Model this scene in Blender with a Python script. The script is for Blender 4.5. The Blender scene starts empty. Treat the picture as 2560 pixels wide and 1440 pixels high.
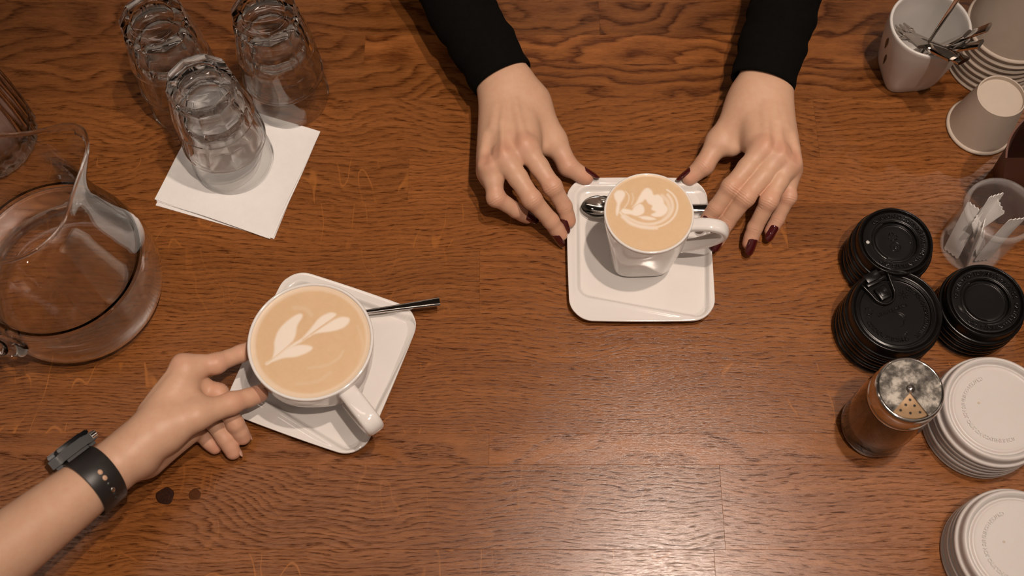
import bpy, bmesh, math, random
import numpy as np
from mathutils import Vector, Matrix
import openvdb

random.seed(7)
np.random.seed(7)
SC = bpy.context.scene
COL = SC.collection
PI = math.pi

# ------------------------------------------------------------------ camera
W, H, F = 2560.0, 1440.0, 2850.0
TH = math.atan(1227.0 / F)                 # tilt away from straight down
DIST = F / 2700.0
CAM = np.array([0.0, -DIST * math.sin(TH), DIST * math.cos(TH)])
FW = np.array([0.0, math.sin(TH), -math.cos(TH)])
UP = np.array([0.0, math.cos(TH), math.sin(TH)])


def at(px, py, z=0.0):
    """point of the place seen at photo pixel (px, py) that lies at height z"""
    d = FW * F + np.array([px - W / 2, 0, 0]) - UP * (py - H / 2)
    return CAM + d * ((z - CAM[2]) / d[2])


cd = bpy.data.cameras.new('camera')
cd.sensor_width = 36.0
cd.lens = F / W * 36.0
cd.clip_start = 0.02
cam = bpy.data.objects.new('camera', cd)
COL.objects.link(cam)
cam.location = CAM
cam.rotation_euler = (TH, 0, 0)
cd.dof.use_dof = True
cd.dof.focus_distance = 1.03
cd.dof.aperture_fstop = 5.6
SC.camera = cam

# ------------------------------------------------------------------ world, lamps, exposure
wd = bpy.data.worlds.new('world')
SC.world = wd
wd.use_nodes = True
wd.node_tree.nodes['Background'].inputs[0].default_value = (1.0, 0.66, 0.47, 1)
wd.node_tree.nodes['Background'].inputs[1].default_value = 0.012


def lamp(name, loc, power, radius, color, aim=None, cone=None):
    ld = bpy.data.lights.new(name, 'SPOT' if cone else 'POINT')
    ld.energy = power
    ld.shadow_soft_size = radius
    ld.color = color
    o = bpy.data.objects.new(name, ld)
    COL.objects.link(o)
    o.location = loc
    if cone:
        ld.spot_size = math.radians(cone)
        ld.spot_blend = 0.85
        v = Vector(aim) - Vector(loc)
        o.rotation_euler = v.to_track_quat('-Z', 'Y').to_euler()
    return o


WARM = (1.0, 0.83, 0.70)
lamp('pendant_lamp_main', (0.40, 0.02, 2.10), 74, 0.026, WARM, (0.03, -0.06, 0), 41)
lamp('pendant_lamp_near', (0.36, -0.46, 2.10), 74, 0.026, WARM, (0.03, -0.06, 0), 41)
lamp('pendant_lamp_right', (1.50, 1.38, 2.10), 7, 0.022, WARM, (0.47, 0.20, 0), 18)
for k_, (x_, y_, z_) in enumerate(((-2.0, 1.5, 1.6), (-1.5, -0.5, 1.8), (0.3, 2.5, 1.8), (-0.2, -1.3, 1.9))):  # added, unseen small lights that put sparkle on glass and metal
    lamp('added_sparkle_light_%d' % k_, (x_, y_, z_), 4, 0.014, WARM)


def added_wall_light(name, loc, aim, power, sx):
    ld = bpy.data.lights.new(name, 'AREA')
    ld.shape = 'RECTANGLE'
    ld.size, ld.size_y = sx, 0.12
    ld.energy = power
    ld.color = (1.0, 0.82, 0.70)
    o = bpy.data.objects.new(name, ld)
    COL.objects.link(o)
    o.location = loc
    o.rotation_euler = (Vector(aim) - Vector(loc)).to_track_quat('-Z', 'Z').to_euler()


# added, unseen strip lights: brighten the walls for fill and reflections in glass
WP = 5
added_wall_light('added_wall_light_left', (-1.75, 0.1, 2.1), (-2.4, 0.1, 0.6), WP, 3.4)
added_wall_light('added_wall_light_right', (1.95, 0.1, 2.1), (2.6, 0.1, 0.6), WP, 3.4)
added_wall_light('added_wall_light_back', (0.1, 2.25, 2.1), (0.1, 2.9, 0.6), WP, 3.4)
added_wall_light('added_wall_light_front', (0.1, -2.05, 2.1), (0.1, -2.7, 0.6), WP, 3.4)
SC.view_settings.view_transform = 'Standard'
SC.view_settings.look = 'None'
SC.view_settings.gamma = 1.0
SC.view_settings.use_curve_mapping = False
SC.view_settings.exposure = 0.0
SC.cycles.use_adaptive_sampling = True
SC.cycles.adaptive_threshold = 0.04
SC.cycles.adaptive_min_samples = 12
SC.cycles.max_bounces = 14
SC.cycles.diffuse_bounces = 2
SC.cycles.transmission_bounces = 14
SC.cycles.transparent_max_bounces = 24
SC.cycles.glossy_bounces = 5

# ------------------------------------------------------------------ helpers


def mesh_obj(name, verts, faces, mat=None, parent=None, smooth=True, loc=None):
    me = bpy.data.meshes.new(name)
    me.from_pydata([tuple(map(float, v)) for v in verts], [], [tuple(map(int, f)) for f in faces])
    if smooth:
        me.polygons.foreach_set('use_smooth', [True] * len(me.polygons))
    me.update()
    o = bpy.data.objects.new(name, me)
    COL.objects.link(o)
    if mat:
        me.materials.append(mat)
    if parent:
        o.parent = parent
    if loc is not None:
        o.location = loc
    return o


def tag(o, label=None, cat=None, group=None, kind=None):
    if label:
        o['label'] = label
    if cat:
        o['category'] = cat
    if group:
        o['group'] = group
    if kind:
        o['kind'] = kind
    return o


def thing(name, label, cat, loc=(0, 0, 0), rz=0.0, group=None):
    o = bpy.data.objects.new(name, None)
    o.empty_display_size = 0.02
    COL.objects.link(o)
    o.location = tuple(map(float, loc))
    o.rotation_euler = (0, 0, rz)
    return tag(o, label, cat, group)


def link_copy(src, parent=None):
    c = src.copy()
    COL.objects.link(c)
    c.parent = parent
    return c


def dup(root, loc, rz=None, label=None, rot=None):
    r = link_copy(root)
    r.location = tuple(map(float, loc))
    if rz is not None:
        r.rotation_euler = (0, 0, rz)
    if rot is not None:
        r.rotation_euler = rot
    if label:
        r['label'] = label
    for ch in list(root.children):
        c = link_copy(ch, r)
        for g in list(ch.children):
            link_copy(g, c)
    return r


def autosmooth(o, deg=35):
    me = o.data
    bm = bmesh.new()
    bm.from_mesh(me)
    for e in bm.edges:
        if len(e.link_faces) == 2 and e.calc_face_angle(0) > math.radians(deg):
            e.smooth = False
    bm.to_mesh(me)
    bm.free()
    return o


def fix_normals(o):
    bm = bmesh.new()
    bm.from_mesh(o.data)
    bmesh.ops.recalc_face_normals(bm, faces=bm.faces)
    bm.to_mesh(o.data)
    bm.free()
    return o


def rings_mesh(rings, close_v=False, cap0=False, cap1=False):
    """rings: list of equally long closed point loops"""
    n = len(rings[0])
    V = [p for r in rings for p in r]
    Fc = []
    m = len(rings)
    for i in range(m if close_v else m - 1):
        a, b = i * n, ((i + 1) % m) * n
        for j in range(n):
            k = (j + 1) % n
            Fc.append((a + j, a + k, b + k, b + j))
    if cap0:
        Fc.append(tuple(reversed(range(n))))
    if cap1:
        Fc.append(tuple((m - 1) * n + j for j in range(n)))
    return V, Fc


def lathe(profile, n=96, wob=None):
    """profile (r, z) bottom->...; r==0 ends become a pole"""
    V, Fc = [], []
    rows = []
    for (r, z) in profile:
        if r <= 0.0011:
            rows.append([len(V)])
            V.append((0, 0, z))
        else:
            rows.append(list(range(len(V), len(V) + n)))
            for j in range(n):
                a = 2 * PI * j / n
                rr = r * (wob(a, z) if wob else 1)
                V.append((rr * math.cos(a), rr * math.sin(a), z))
    for A, B in zip(rows[:-1], rows[1:]):
        for j in range(n):
            k = (j + 1) % n
            if len(A) == 1 and len(B) == 1:
                continue
            if len(A) == 1:
                Fc.append((A[0], B[k], B[j]))
            elif len(B) == 1:
                Fc.append((A[j], A[k], B[0]))
            else:
                Fc.append((A[j], A[k], B[k], B[j]))
    return V, Fc


def smooth_profile(pts, sub=4):
    """Catmull-Rom through points"""
    P = [np.array(p, float) for p in pts]
    P = [2 * P[0] - P[1]] + P + [2 * P[-1] - P[-2]]
    out = []
    for i in range(1, len(P) - 2):
        for s in range(sub):
            t = s / sub
            a, b, c, d = P[i - 1], P[i], P[i + 1], P[i + 2]
            out.append(0.5 * (2 * b + (c - a) * t + (2 * a - 5 * b + 4 * c - d) * t * t + (3 * b - a - 3 * c + d) * t ** 3))
    out.append(P[-2])
    return out


def frames(path, up):
    path = [np.array(p, float) for p in path]
    out = []
    for i, p in enumerate(path):
        a = path[max(i - 1, 0)]
        b = path[min(i + 1, len(path) - 1)]
        t = b - a
        t /= np.linalg.norm(t)
        u = np.array(up, float) if not callable(up) else np.array(up(i), float)
        s = np.cross(t, u)
        s /= np.linalg.norm(s)
        n = np.cross(s, t)
        out.append((p, t, s, n))
    return out


def sweep(path, wt, up=(0, 0, 1), n=12, expo=4.0, cap=True):
    """sweep a superellipse section; wt = list of (half width, half thickness)"""
    R = []
    for (p, t, s, nn), (w, h) in zip(frames(path, up), wt):
        ring = []
        for j in range(n):
            a = 2 * PI * (j + 0.5) / n
            c, d = math.cos(a), math.sin(a)
            q = (abs(c) ** expo + abs(d) ** expo) ** (-1 / expo)
            ring.append(p + s * (w * c * q) + nn * (h * d * q))
        R.append(ring)
    return rings_mesh(R, cap0=cap, cap1=cap)


def bevel_box(sx, sy, sz, b=0.001, seg=2):
    bm = bmesh.new()
    bmesh.ops.create_cube(bm, size=1)
    bmesh.ops.scale(bm, vec=(sx, sy, sz), verts=bm.verts)
    if b > 0:
        bmesh.ops.bevel(bm, geom=bm.edges[:], offset=b, segments=seg, affect='EDGES', profile=0.5)
    V = [v.co[:] for v in bm.verts]
    bm.verts.index_update()
    Fc = [[v.index for v in f.verts] for f in bm.faces]
    bm.free()
    return V, Fc


# ------------------------------------------------------------------ materials


class NT:
    def __init__(s, name):
        s.m = bpy.data.materials.new(name)
        s.m.use_nodes = True
        s.t = s.m.node_tree
        s.b = s.t.nodes['Principled BSDF']
        s.out = s.t.nodes['Material Output']

    def n(s, kind, **kw):
        nd = s.t.nodes.new(kind)
        for a, v in kw.items():
            setattr(nd, a, v)
        return nd

    def l(s, a, b):
        s.t.links.new(a, b)

    def val(s, sock, v):
        if hasattr(v, 'links') or isinstance(v, bpy.types.NodeSocket):
            s.l(v, sock)
        else:
            sock.default_value = v

    def math(s, op, a, b=0.0, c=0.0):
        nd = s.n('ShaderNodeMath', operation=op)
        for i, v in enumerate((a, b, c)):
            s.val(nd.inputs[i], v)
        return nd.outputs[0]

    def mix(s, f, a, b):
        nd = s.n('ShaderNodeMix', data_type='RGBA')
        s.val(nd.inputs[0], f)
        for i, v in ((6, a), (7, b)):
            if isinstance(v, tuple):
                nd.inputs[i].default_value = (*v[:3], 1)
            else:
                s.l(v, nd.inputs[i])
        return nd.outputs[2]

    def ramp(s, f, stops):
        nd = s.n('ShaderNodeValToRGB')
        e = nd.color_ramp.elements
        while len(e) < len(stops):
            e.new(0.5)
        for el, (p, c) in zip(e, stops):
            el.position = p
            el.color = (*c, 1) if isinstance(c, tuple) else (c, c, c, 1)
        s.l(f, nd.inputs[0])
        return nd.outputs[0]

    def noise(s, vec, scale=1.0, detail=2.0, rough=0.5, dist=0.0):
        nd = s.n('ShaderNodeTexNoise')
        nd.inputs['Scale'].default_value = scale
        nd.inputs['Detail'].default_value = detail
        nd.inputs['Roughness'].default_value = rough
        nd.inputs['Distortion'].default_value = dist
        if vec is not None:
            s.l(vec, nd.inputs['Vector'])
        return nd.outputs['Fac']

    def mapping(s, vec, scale=(1, 1, 1), rot=(0, 0, 0), loc=(0, 0, 0)):
        nd = s.n('ShaderNodeMapping')
        nd.inputs['Scale'].default_value = scale
        nd.inputs['Rotation'].default_value = rot
        nd.inputs['Location'].default_value = loc
        s.l(vec, nd.inputs['Vector'])
        return nd.outputs[0]

    def bump(s, h, strength=0.3, dist=0.001):
        nd = s.n('ShaderNodeBump')
        nd.inputs['Strength'].default_value = strength
        nd.inputs['Distance'].default_value = dist
        s.l(h, nd.inputs['Height'])
        s.l(nd.outputs[0], s.b.inputs['Normal'])
        return nd

    def set(s, **kw):
        for a, v in kw.items():
            a = a.replace('_', ' ')
            if isinstance(v, tuple) and len(v) == 3 and a in ('Base Color', 'Specular Tint', 'Coat Tint', 'Emission Color', 'Sheen Tint'):
                v = (*v, 1)
            s.b.inputs[a].default_value = v
        return s


def obj_coord(t):
    return t.n('ShaderNodeTexCoord').outputs['Object']


def simple(name, color, rough=0.4, metal=0.0, noise_amt=0.06, nscale=60, bump=0.0, bscale=400, **kw):
    t = NT(name)
    t.set(Roughness=rough, Metallic=metal, **kw)
    co = obj_coord(t)
    nz = t.noise(co, nscale, 3)
    c0 = tuple(max(0, c * (1 - noise_amt)) for c in color)
    c1 = tuple(min(1, c * (1 + noise_amt)) for c in color)
    t.l(t.mix(nz, c0, c1), t.b.inputs['Base Color'])
    if bump:
        t.bump(t.noise(co, bscale, 3), bump, 0.0004)
    return t.m


def wood_material():
    t = NT('stained_oak')

    def attr(nm):
        a = t.n('ShaderNodeAttribute', attribute_type='OBJECT', attribute_name=nm)
        return a.outputs['Fac']
    co = obj_coord(t)
    sep = t.n('ShaderNodeSeparateXYZ')
    t.l(co, sep.inputs[0])
    x, y, z = sep.outputs
    seed = attr('seed')
    off = t.n('ShaderNodeCombineXYZ')
    t.l(seed, off.inputs[0])
    t.l(t.math('MULTIPLY', seed, 1.7), off.inputs[1])
    t.l(t.math('MULTIPLY', seed, 0.6), off.inputs[2])
    add = t.n('ShaderNodeVectorMath', operation='ADD')
    t.l(co, add.inputs[0])
    t.l(off.outputs[0], add.inputs[1])
    p = add.outputs[0]
    # growth rings: distance from a wandering pith line
    wy = t.math('MULTIPLY', t.math('SUBTRACT', t.noise(t.mapping(p, (5.0, 5.0, 5.0)), 1, 2), 0.5), 0.05)
    wz = t.math('MULTIPLY', t.math('SUBTRACT', t.noise(t.mapping(p, (6.5, 6.0, 4.0), loc=(4, 9, 2)), 1, 2), 0.5), attr('wander'))
    fine = t.math('MULTIPLY', t.math('SUBTRACT', t.noise(t.mapping(p, (30.0, 140.0, 60.0)), 1, 2), 0.5), 0.006)
    # the grain bends round a knot
    kdx = t.math('SUBTRACT', x, attr('knot_x'))
    kdy = t.math('SUBTRACT', y, attr('knot_y'))
    k2 = t.math('ADD', t.math('MULTIPLY', t.math('MULTIPLY', kdx, kdx), 260.0), t.math('MULTIPLY', t.math('MULTIPLY', kdy, kdy), 900.0))
    kpush = t.math('DIVIDE', attr('knot_amp'), t.math('ADD', 1.0, k2))
    py = t.math('ADD', t.math('SUBTRACT', y, attr('pith_y')), wy)
    pz = t.math('ADD', t.math('SUBTRACT', z, attr('pith_z')), wz)
    r = t.math('SQRT', t.math('ADD', t.math('MULTIPLY', py, py), t.math('MULTIPLY', pz, pz)))
    r = t.math('ADD', t.math('ADD', r, fine), kpush)
    ring = t.math('FRACT', t.math('MULTIPLY', r, attr('ring_freq')))
    band = t.ramp(ring, [(0.0, 0.25), (0.12, 1.0), (0.45, 0.30), (0.85, 0.0), (1.0, 0.25)])      # 1 = porous dark early wood
    # pores: short dashes along the grain
    bendv = t.n('ShaderNodeCombineXYZ')
    t.l(x, bendv.inputs[0])
    t.l(t.math('ADD', t.math('ADD', y, t.math('MULTIPLY', wy, 0.5)), kpush), bendv.inputs[1])
    t.l(seed, bendv.inputs[2])
    pv = bendv.outputs[0]
    pores = t.noise(t.mapping(pv, (95, 1150, 1)), 1, 3, 0.6)
    pores = t.ramp(pores, [(0.48, 0.0), (0.60, 1.0)])
    pores2 = t.noise(t.mapping(pv, (260, 2300, 1), loc=(3, 1, 0)), 1, 2, 0.6)
    pores2 = t.ramp(pores2, [(0.5, 0.0), (0.68, 1.0)])
    streak = t.noise(t.mapping(pv, (9, 130, 1), loc=(1, 7, 0)), 1, 4, 0.6)
    cloud = t.noise(t.mapping(p, (6, 16, 10)), 1, 3, 0.55)
    # medullary ray flecks
    fv = t.mapping(p, (34, 15, 1), rot=(0, 0, 0.55))
    fn = t.noise(fv, 1, 0.6, 0.4, 0.5)
    fl = t.math('ABSOLUTE', t.math('SUBTRACT', fn, 0.5))
    fl = t.ramp(fl, [(0.0, 1.0), (0.006, 0.8), (0.015, 0.0)])
    fm = t.ramp(t.noise(t.mapping(p, (14, 28, 1), loc=(8, 3, 0)), 1, 1), [(0.48, 0.0), (0.58, 1.0)])
    fleck = t.math('MULTIPLY', t.math('MULTIPLY', fl, fm), attr('fleck'))
    base = t.mix(t.ramp(streak, [(0.25, 0.0), (0.75, 1.0)]), (0.208, 0.073, 0.0185), (0.375, 0.140, 0.0360))
    base = t.mix(t.math('MULTIPLY', cloud, 0.55), base, (0.195, 0.060, 0.0130))
    dark = (0.060, 0.0135, 0.0028)
    ramp_ = t.math('POWER', attr('ring_amp'), 1.7)
    base = t.mix(t.math('MULTIPLY', band, ramp_), base, dark)
    pm = t.math('MULTIPLY', pores, t.math('ADD', t.math('MULTIPLY', band, 0.80), 0.16))
    base = t.mix(t.math('MULTIPLY', pm, 0.95), base, (0.040, 0.0095, 0.0020))
    base = t.mix(t.math('MULTIPLY', pores2, 0.30), base, (0.075, 0.017, 0.0035))
    base = t.mix(t.math('MULTIPLY', fleck, 0.48), base, (0.40, 0.145, 0.03))
    hs = t.n('ShaderNodeHueSaturation')
    t.l(base, hs.inputs['Color'])
    t.l(attr('tone'), hs.inputs['Value'])
    t.l(hs.outputs[0], t.b.inputs['Base Color'])
    hgt = t.math('SUBTRACT', 1.0, t.math('ADD', t.math('MULTIPLY', pm, 0.8), t.math('MULTIPLY', pores2, 0.35)))
    hgt = t.math('ADD', hgt, t.math('MULTIPLY', t.noise(t.mapping(p, (500, 900, 500)), 1, 2), 0.5))
    t.bump(hgt, 0.16, 0.00035)
    t.l(t.math('ADD', 0.19, t.math('MULTIPLY', t.noise(t.mapping(p, (200, 700, 300)), 1, 3), 0.10)), t.b.inputs['Roughness'])
    t.l(t.math('SUBTRACT', 0.52, t.math('MULTIPLY', pm, 0.38)), t.b.inputs['Specular IOR Level'])
    return t.m


def skin_material():
    t = NT('skin')
    co = obj_coord(t)
    at_ = t.n('ShaderNodeAttribute', attribute_name='flush').outputs['Fac']
    nz = t.noise(co, 70, 4)
    c = t.mix(nz, (0.57, 0.338, 0.220), (0.66, 0.415, 0.285))
    mott = t.ramp(t.noise(co, 220, 3), [(0.4, 0.0), (0.75, 1.0)])
    c = t.mix(t.math('MULTIPLY', mott, 0.18), c, (0.58, 0.24, 0.16))
    c = t.mix(t.math('MULTIPLY', at_, 0.8), c, (0.60, 0.225, 0.15))
    t.l(c, t.b.inputs['Base Color'])
    t.set(Roughness=0.46, Subsurface_Weight=0.14, Subsurface_Scale=0.005, Specular_IOR_Level=0.36)
    t.b.inputs['Subsurface Radius'].default_value = (1.0, 0.35, 0.2)
    v = t.n('ShaderNodeTexVoronoi')
    v.inputs['Scale'].default_value = 1400
    t.l(co, v.inputs['Vector'])
    h = t.math('ADD', t.math('MULTIPLY', v.outputs['Distance'], 0.5), t.noise(co, 500, 3))
    t.bump(h, 0.16, 0.0004)
    return t.m


def glass_material(name, tint=(1, 1, 1), lo=1.0, hi=1.0, ior=1.5, f0=0.30, f1=0.62):
    """clear glass: walls met head-on let light straight through, slanting walls refract it"""
    t = NT(name)
    t.t.nodes.remove(t.b)
    co = obj_coord(t)
    g = t.n('ShaderNodeBsdfGlass')
    g.inputs['Color'].default_value = (*tint, 1)
    g.inputs['IOR'].default_value = ior
    t.l(t.math('MULTIPLY', t.noise(co, 40, 2), 0.002), g.inputs['Roughness'])
    tr = t.n('ShaderNodeBsdfTransparent')
    tr.inputs['Color'].default_value = (*[c * 0.985 for c in tint], 1)
    gl = t.n('ShaderNodeBsdfGlossy')
    gl.inputs['Roughness'].default_value = 0.0
    lw = t.n('ShaderNodeLayerWeight')
    lw.inputs['Blend'].default_value = 0.5
    fres = t.math('ADD', 0.04, t.math('MULTIPLY', t.math('POWER', lw.outputs['Facing'], 4.0), 0.75))
    thin = t.n('ShaderNodeMixShader')
    t.l(fres, thin.inputs[0])
    t.l(tr.outputs[0], thin.inputs[1])
    t.l(gl.outputs[0], thin.inputs[2])
    w = t.ramp(lw.outputs['Facing'], [(f0, lo), (f1, hi)])
    mx = t.n('ShaderNodeMixShader')
    t.l(w, mx.inputs[0])
    t.l(thin.outputs[0], mx.inputs[1])
    t.l(g.outputs[0], mx.inputs[2])
    t.l(mx.outputs[0], t.out.inputs['Surface'])
    return t.m


def thin_glass_material(name, edge=0.70, gloss=0.55, base=0.06):
    """thin glass wall: passes light straight through, mirrors more and greys towards the edges"""
    t = NT(name)
    t.t.nodes.remove(t.b)
    lw = t.n('ShaderNodeLayerWeight')
    lw.inputs['Blend'].default_value = 0.5
    tr = t.n('ShaderNodeBsdfTransparent')
    t.l(t.ramp(lw.outputs['Facing'], [(0.0, (0.985, 0.985, 0.98)), (0.70, (0.95, 0.95, 0.945)), (1.0, (edge, edge, edge * 0.99))]), tr.inputs['Color'])
    gl = t.n('ShaderNodeBsdfGlossy')
    t.l(t.math('MULTIPLY', t.noise(obj_coord(t), 30, 2), 0.03), gl.inputs['Roughness'])
    fres = t.math('ADD', base, t.math('MULTIPLY', t.math('POWER', lw.outputs['Facing'], 3.5), gloss))
    mx = t.n('ShaderNodeMixShader')
    t.l(fres, mx.inputs[0])
    t.l(tr.outputs[0], mx.inputs[1])
    t.l(gl.outputs[0], mx.inputs[2])
    t.l(mx.outputs[0], t.out.inputs['Surface'])
    return t.m


def split_faces(o, mat, test):
    """give the faces whose centre passes test() the second material"""
    o.data.materials.append(mat)
    for p in o.data.polygons:
        if test(p.center):
            p.material_index = 1


def plastic_clear():
    t = NT('clear_plastic')
    t.set(Base_Color=(0.80, 0.76, 0.74), Roughness=0.14, IOR=1.45)
    co = obj_coord(t)
    al = t.math('ADD', 0.06, t.math('MULTIPLY', t.noise(co, 45, 3), 0.20))
    t.l(al, t.b.inputs['Alpha'])
    return t.m


def coffee_material():
    t = NT('latte_foam')
    a = t.n('ShaderNodeAttribute', attribute_name='foam').outputs['Fac']
    co = obj_coord(t)
    nz = t.noise(co, 90, 4, 0.6, 1.5)
    crema = t.mix(nz, (0.65, 0.440, 0.250), (0.73, 0.520, 0.325))
    c = t.mix(a, crema, (0.86, 0.76, 0.66))
    t.l(c, t.b.inputs['Base Color'])
    t.set(Roughness=0.38, Subsurface_Weight=0.1, Subsurface_Scale=0.004, Specular_IOR_Level=0.35)
    t.bump(t.noise(co, 900, 2), 0.10, 0.0005)
    return t.m


M = {}
M['wood'] = wood_material()
M['skin'] = skin_material()
M['glass'] = glass_material('clear_glass', (1, 1, 1), 0.0, 1.0, 1.42, 0.08, 0.22)
M['thin_glass'] = thin_glass_material('thin_glass_wall')
M['thin_pitcher'] = thin_glass_material('thin_pitcher_wall', 0.45, 0.7, 0.07)
M['pitcher_glass'] = glass_material('pitcher_glass', (1, 1, 1), 0.0, 1.0, 1.5, 0.05, 0.22)
M['jar_glass'] = glass_material('tinted_jar_glass', (0.93, 0.90, 0.88))
M['water'] = glass_material('water', (0.985, 0.99, 1.0), 0.0, 1.0, 1.333, 0.06, 0.22)
M['ceramic'] = simple('white_glazed_ceramic', (0.80, 0.765, 0.735), 0.10, noise_amt=0.012, nscale=15, Coat_Weight=0.5, Coat_Roughness=0.05)
M['mug'] = simple('satin_ceramic', (0.70, 0.665, 0.635), 0.32, noise_amt=0.03, nscale=20)
M['coffee'] = coffee_material()
M['steel'] = simple('polished_steel', (0.62, 0.58, 0.54), 0.10, 1.0, 0.05, 80, 0.04, 300)
_w = NT('worn_steel_cap')
_w.set(Metallic=1.0, Roughness=0.40)
_c = obj_coord(_w)
_w.l(_w.ramp(_w.noise(_c, 110, 6, 0.7), [(0.36, (0.030, 0.027, 0.024)), (0.50, (0.11, 0.10, 0.088)), (0.64, (0.36, 0.33, 0.29))]), _w.b.inputs['Base Color'])
_w.l(_w.ramp(_w.noise(_c, 60, 4), [(0.3, 0.28), (0.7, 0.52)]), _w.b.inputs['Roughness'])
M['worn_steel'] = _w.m
M['brass'] = simple('tarnished_plate', (0.42, 0.27, 0.15), 0.55, 0.3, 0.2, 200)
M['napkin'] = simple('paper_napkin', (0.84, 0.815, 0.80), 0.9, noise_amt=0.03, nscale=150, bump=0.5, bscale=900)
M['paper'] = simple('cup_paper', (0.62, 0.52, 0.43), 0.72, noise_amt=0.04, nscale=90, bump=0.1, bscale=900)
M['sachet'] = simple('sachet_paper', (0.78, 0.745, 0.72), 0.7, noise_amt=0.05, nscale=120, bump=0.3, bscale=500)
M['black_plastic'] = simple('black_polystyrene', (0.0050, 0.0042, 0.0038), 0.24, Specular_IOR_Level=0.35, noise_amt=0.2, nscale=90, bump=0.06, bscale=900)
M['white_plastic'] = simple('white_polystyrene', (0.61, 0.56, 0.535), 0.36, noise_amt=0.02, nscale=40, Subsurface_Weight=0.1, Subsurface_Scale=0.003)
M['knit'] = simple('black_knit', (0.0035, 0.0034, 0.003), 0.95, Specular_IOR_Level=0.08, noise_amt=0.3, nscale=200, bump=0.5, bscale=700)
M['polish'] = simple('dark_red_polish', (0.060, 0.006, 0.007), 0.08, noise_amt=0.15, nscale=100, Coat_Weight=0.8, Coat_Roughness=0.03)
M['bare_nail'] = simple('bare_nail', (0.66, 0.40, 0.30), 0.3, noise_amt=0.05, nscale=200)
M['rubber'] = simple('black_strap_rubber', (0.018, 0.015, 0.014), 0.42, noise_amt=0.15, nscale=100, bump=0.05, bscale=900)
M['watch_case'] = simple('dark_aluminium', (0.008, 0.008, 0.008), 0.28, 0.0, noise_amt=0.1)
M['screen'] = simple('black_watch_glass', (0.006, 0.006, 0.007), 0.05, noise_amt=0.1)
M['cocoa'] = simple('cinnamon_powder', (0.16, 0.062, 0.024), 0.9, noise_amt=0.35, nscale=260, bump=0.7, bscale=900)
M['kraft'] = simple('dark_kraft_paper', (0.11, 0.034, 0.016), 0.65, noise_amt=0.12, nscale=60, bump=0.2, bscale=500)
M['dark_print'] = simple('dark_print', (0.02, 0.018, 0.017), 0.4, noise_amt=0.1)
M['knot'] = simple('dark_knot', (0.026, 0.008, 0.003), 0.6, Specular_IOR_Level=0.1, noise_amt=0.9, nscale=420, bump=0.8, bscale=500)
M['knot_heart'] = simple('knot_heart', (0.075, 0.024, 0.006), 0.6, Specular_IOR_Level=0.1, noise_amt=0.5, nscale=500, bump=0.5, bscale=500)
M['floor'] = simple('dark_floor', (0.06, 0.035, 0.022), 0.6, noise_amt=0.3, nscale=8)
M['pale_pink'] = simple('pale_pink_matte', (0.50, 0.36, 0.31), 0.5, noise_amt=0.05)
M['hole_skin'] = M['skin']

# ------------------------------------------------------------------ setting: floor, table of planks
M['plaster'] = simple('pale_plaster', (0.62, 0.57, 0.52), 0.8, noise_amt=0.06, nscale=6, bump=0.2, bscale=60)
M['ceiling'] = simple('dark_ceiling', (0.10, 0.085, 0.075), 0.8, noise_amt=0.1, nscale=4)
for nm, size, loc, mt in (('floor', (5.2, 5.4, 0.05), (0.1, 0.1, -0.785), 'floor'), ('ceiling', (5.2, 5.4, 0.05), (0.1, 0.1, 2.265), 'ceiling'),
                          ('wall_left', (0.05, 5.4, 3.0), (-2.45, 0.1, 0.74), 'plaster'), ('wall_right', (0.05, 5.4, 3.0), (2.65, 0.1, 0.74), 'plaster'),
                          ('wall_back', (5.05, 0.05, 3.0), (0.1, 2.75, 0.74), 'plaster'), ('wall_front', (5.05, 0.05, 3.0), (0.1, -2.55, 0.74), 'plaster')):
    V, Fc = bevel_box(*size, 0)
    tag(mesh_obj(nm, V, Fc, M[mt], smooth=False, loc=loc), kind='structure')

table = thing('wooden_table', 'brown stained oak plank table that everything stands on', 'table', (0, 0, -0.76))
TZ = 0.76
# seams (y) front to back, with the look of each row: butt joints x, ring look
rows = [(-0.60, -0.44), (-0.44, -0.335), (-0.335, -0.240), (-0.240, -0.167), (-0.167, -0.139), (-0.139, -0.073), (-0.073, -0.026),
        (-0.026, 0.041), (0.041, 0.088), (0.088, 0.138), (0.138, 0.207), (0.207, 0.247), (0.247, 0.282), (0.282, 0.323), (0.323, 0.40), (0.40, 0.49), (0.49, 0.60)]
joints = {2: [-0.9, 0.17, 0.9], 3: [-0.9, 0.18, 0.9], 4: [-0.9, -0.02, 0.9], 5: [-0.9, 0.62, 0.9], 6: [-0.9, -0.24, 0.9], 7: [-0.9, -0.03, 0.9],
          8: [-0.9, 0.26, 0.9], 9: [-0.9, -0.10, 0.9], 10: [-0.9, 0.30, 0.9], 11: [-0.9, -0.02, 0.9], 12: [-0.9, -0.15, 0.9], 13: [-0.9, 0.09, 0.9]}
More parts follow.
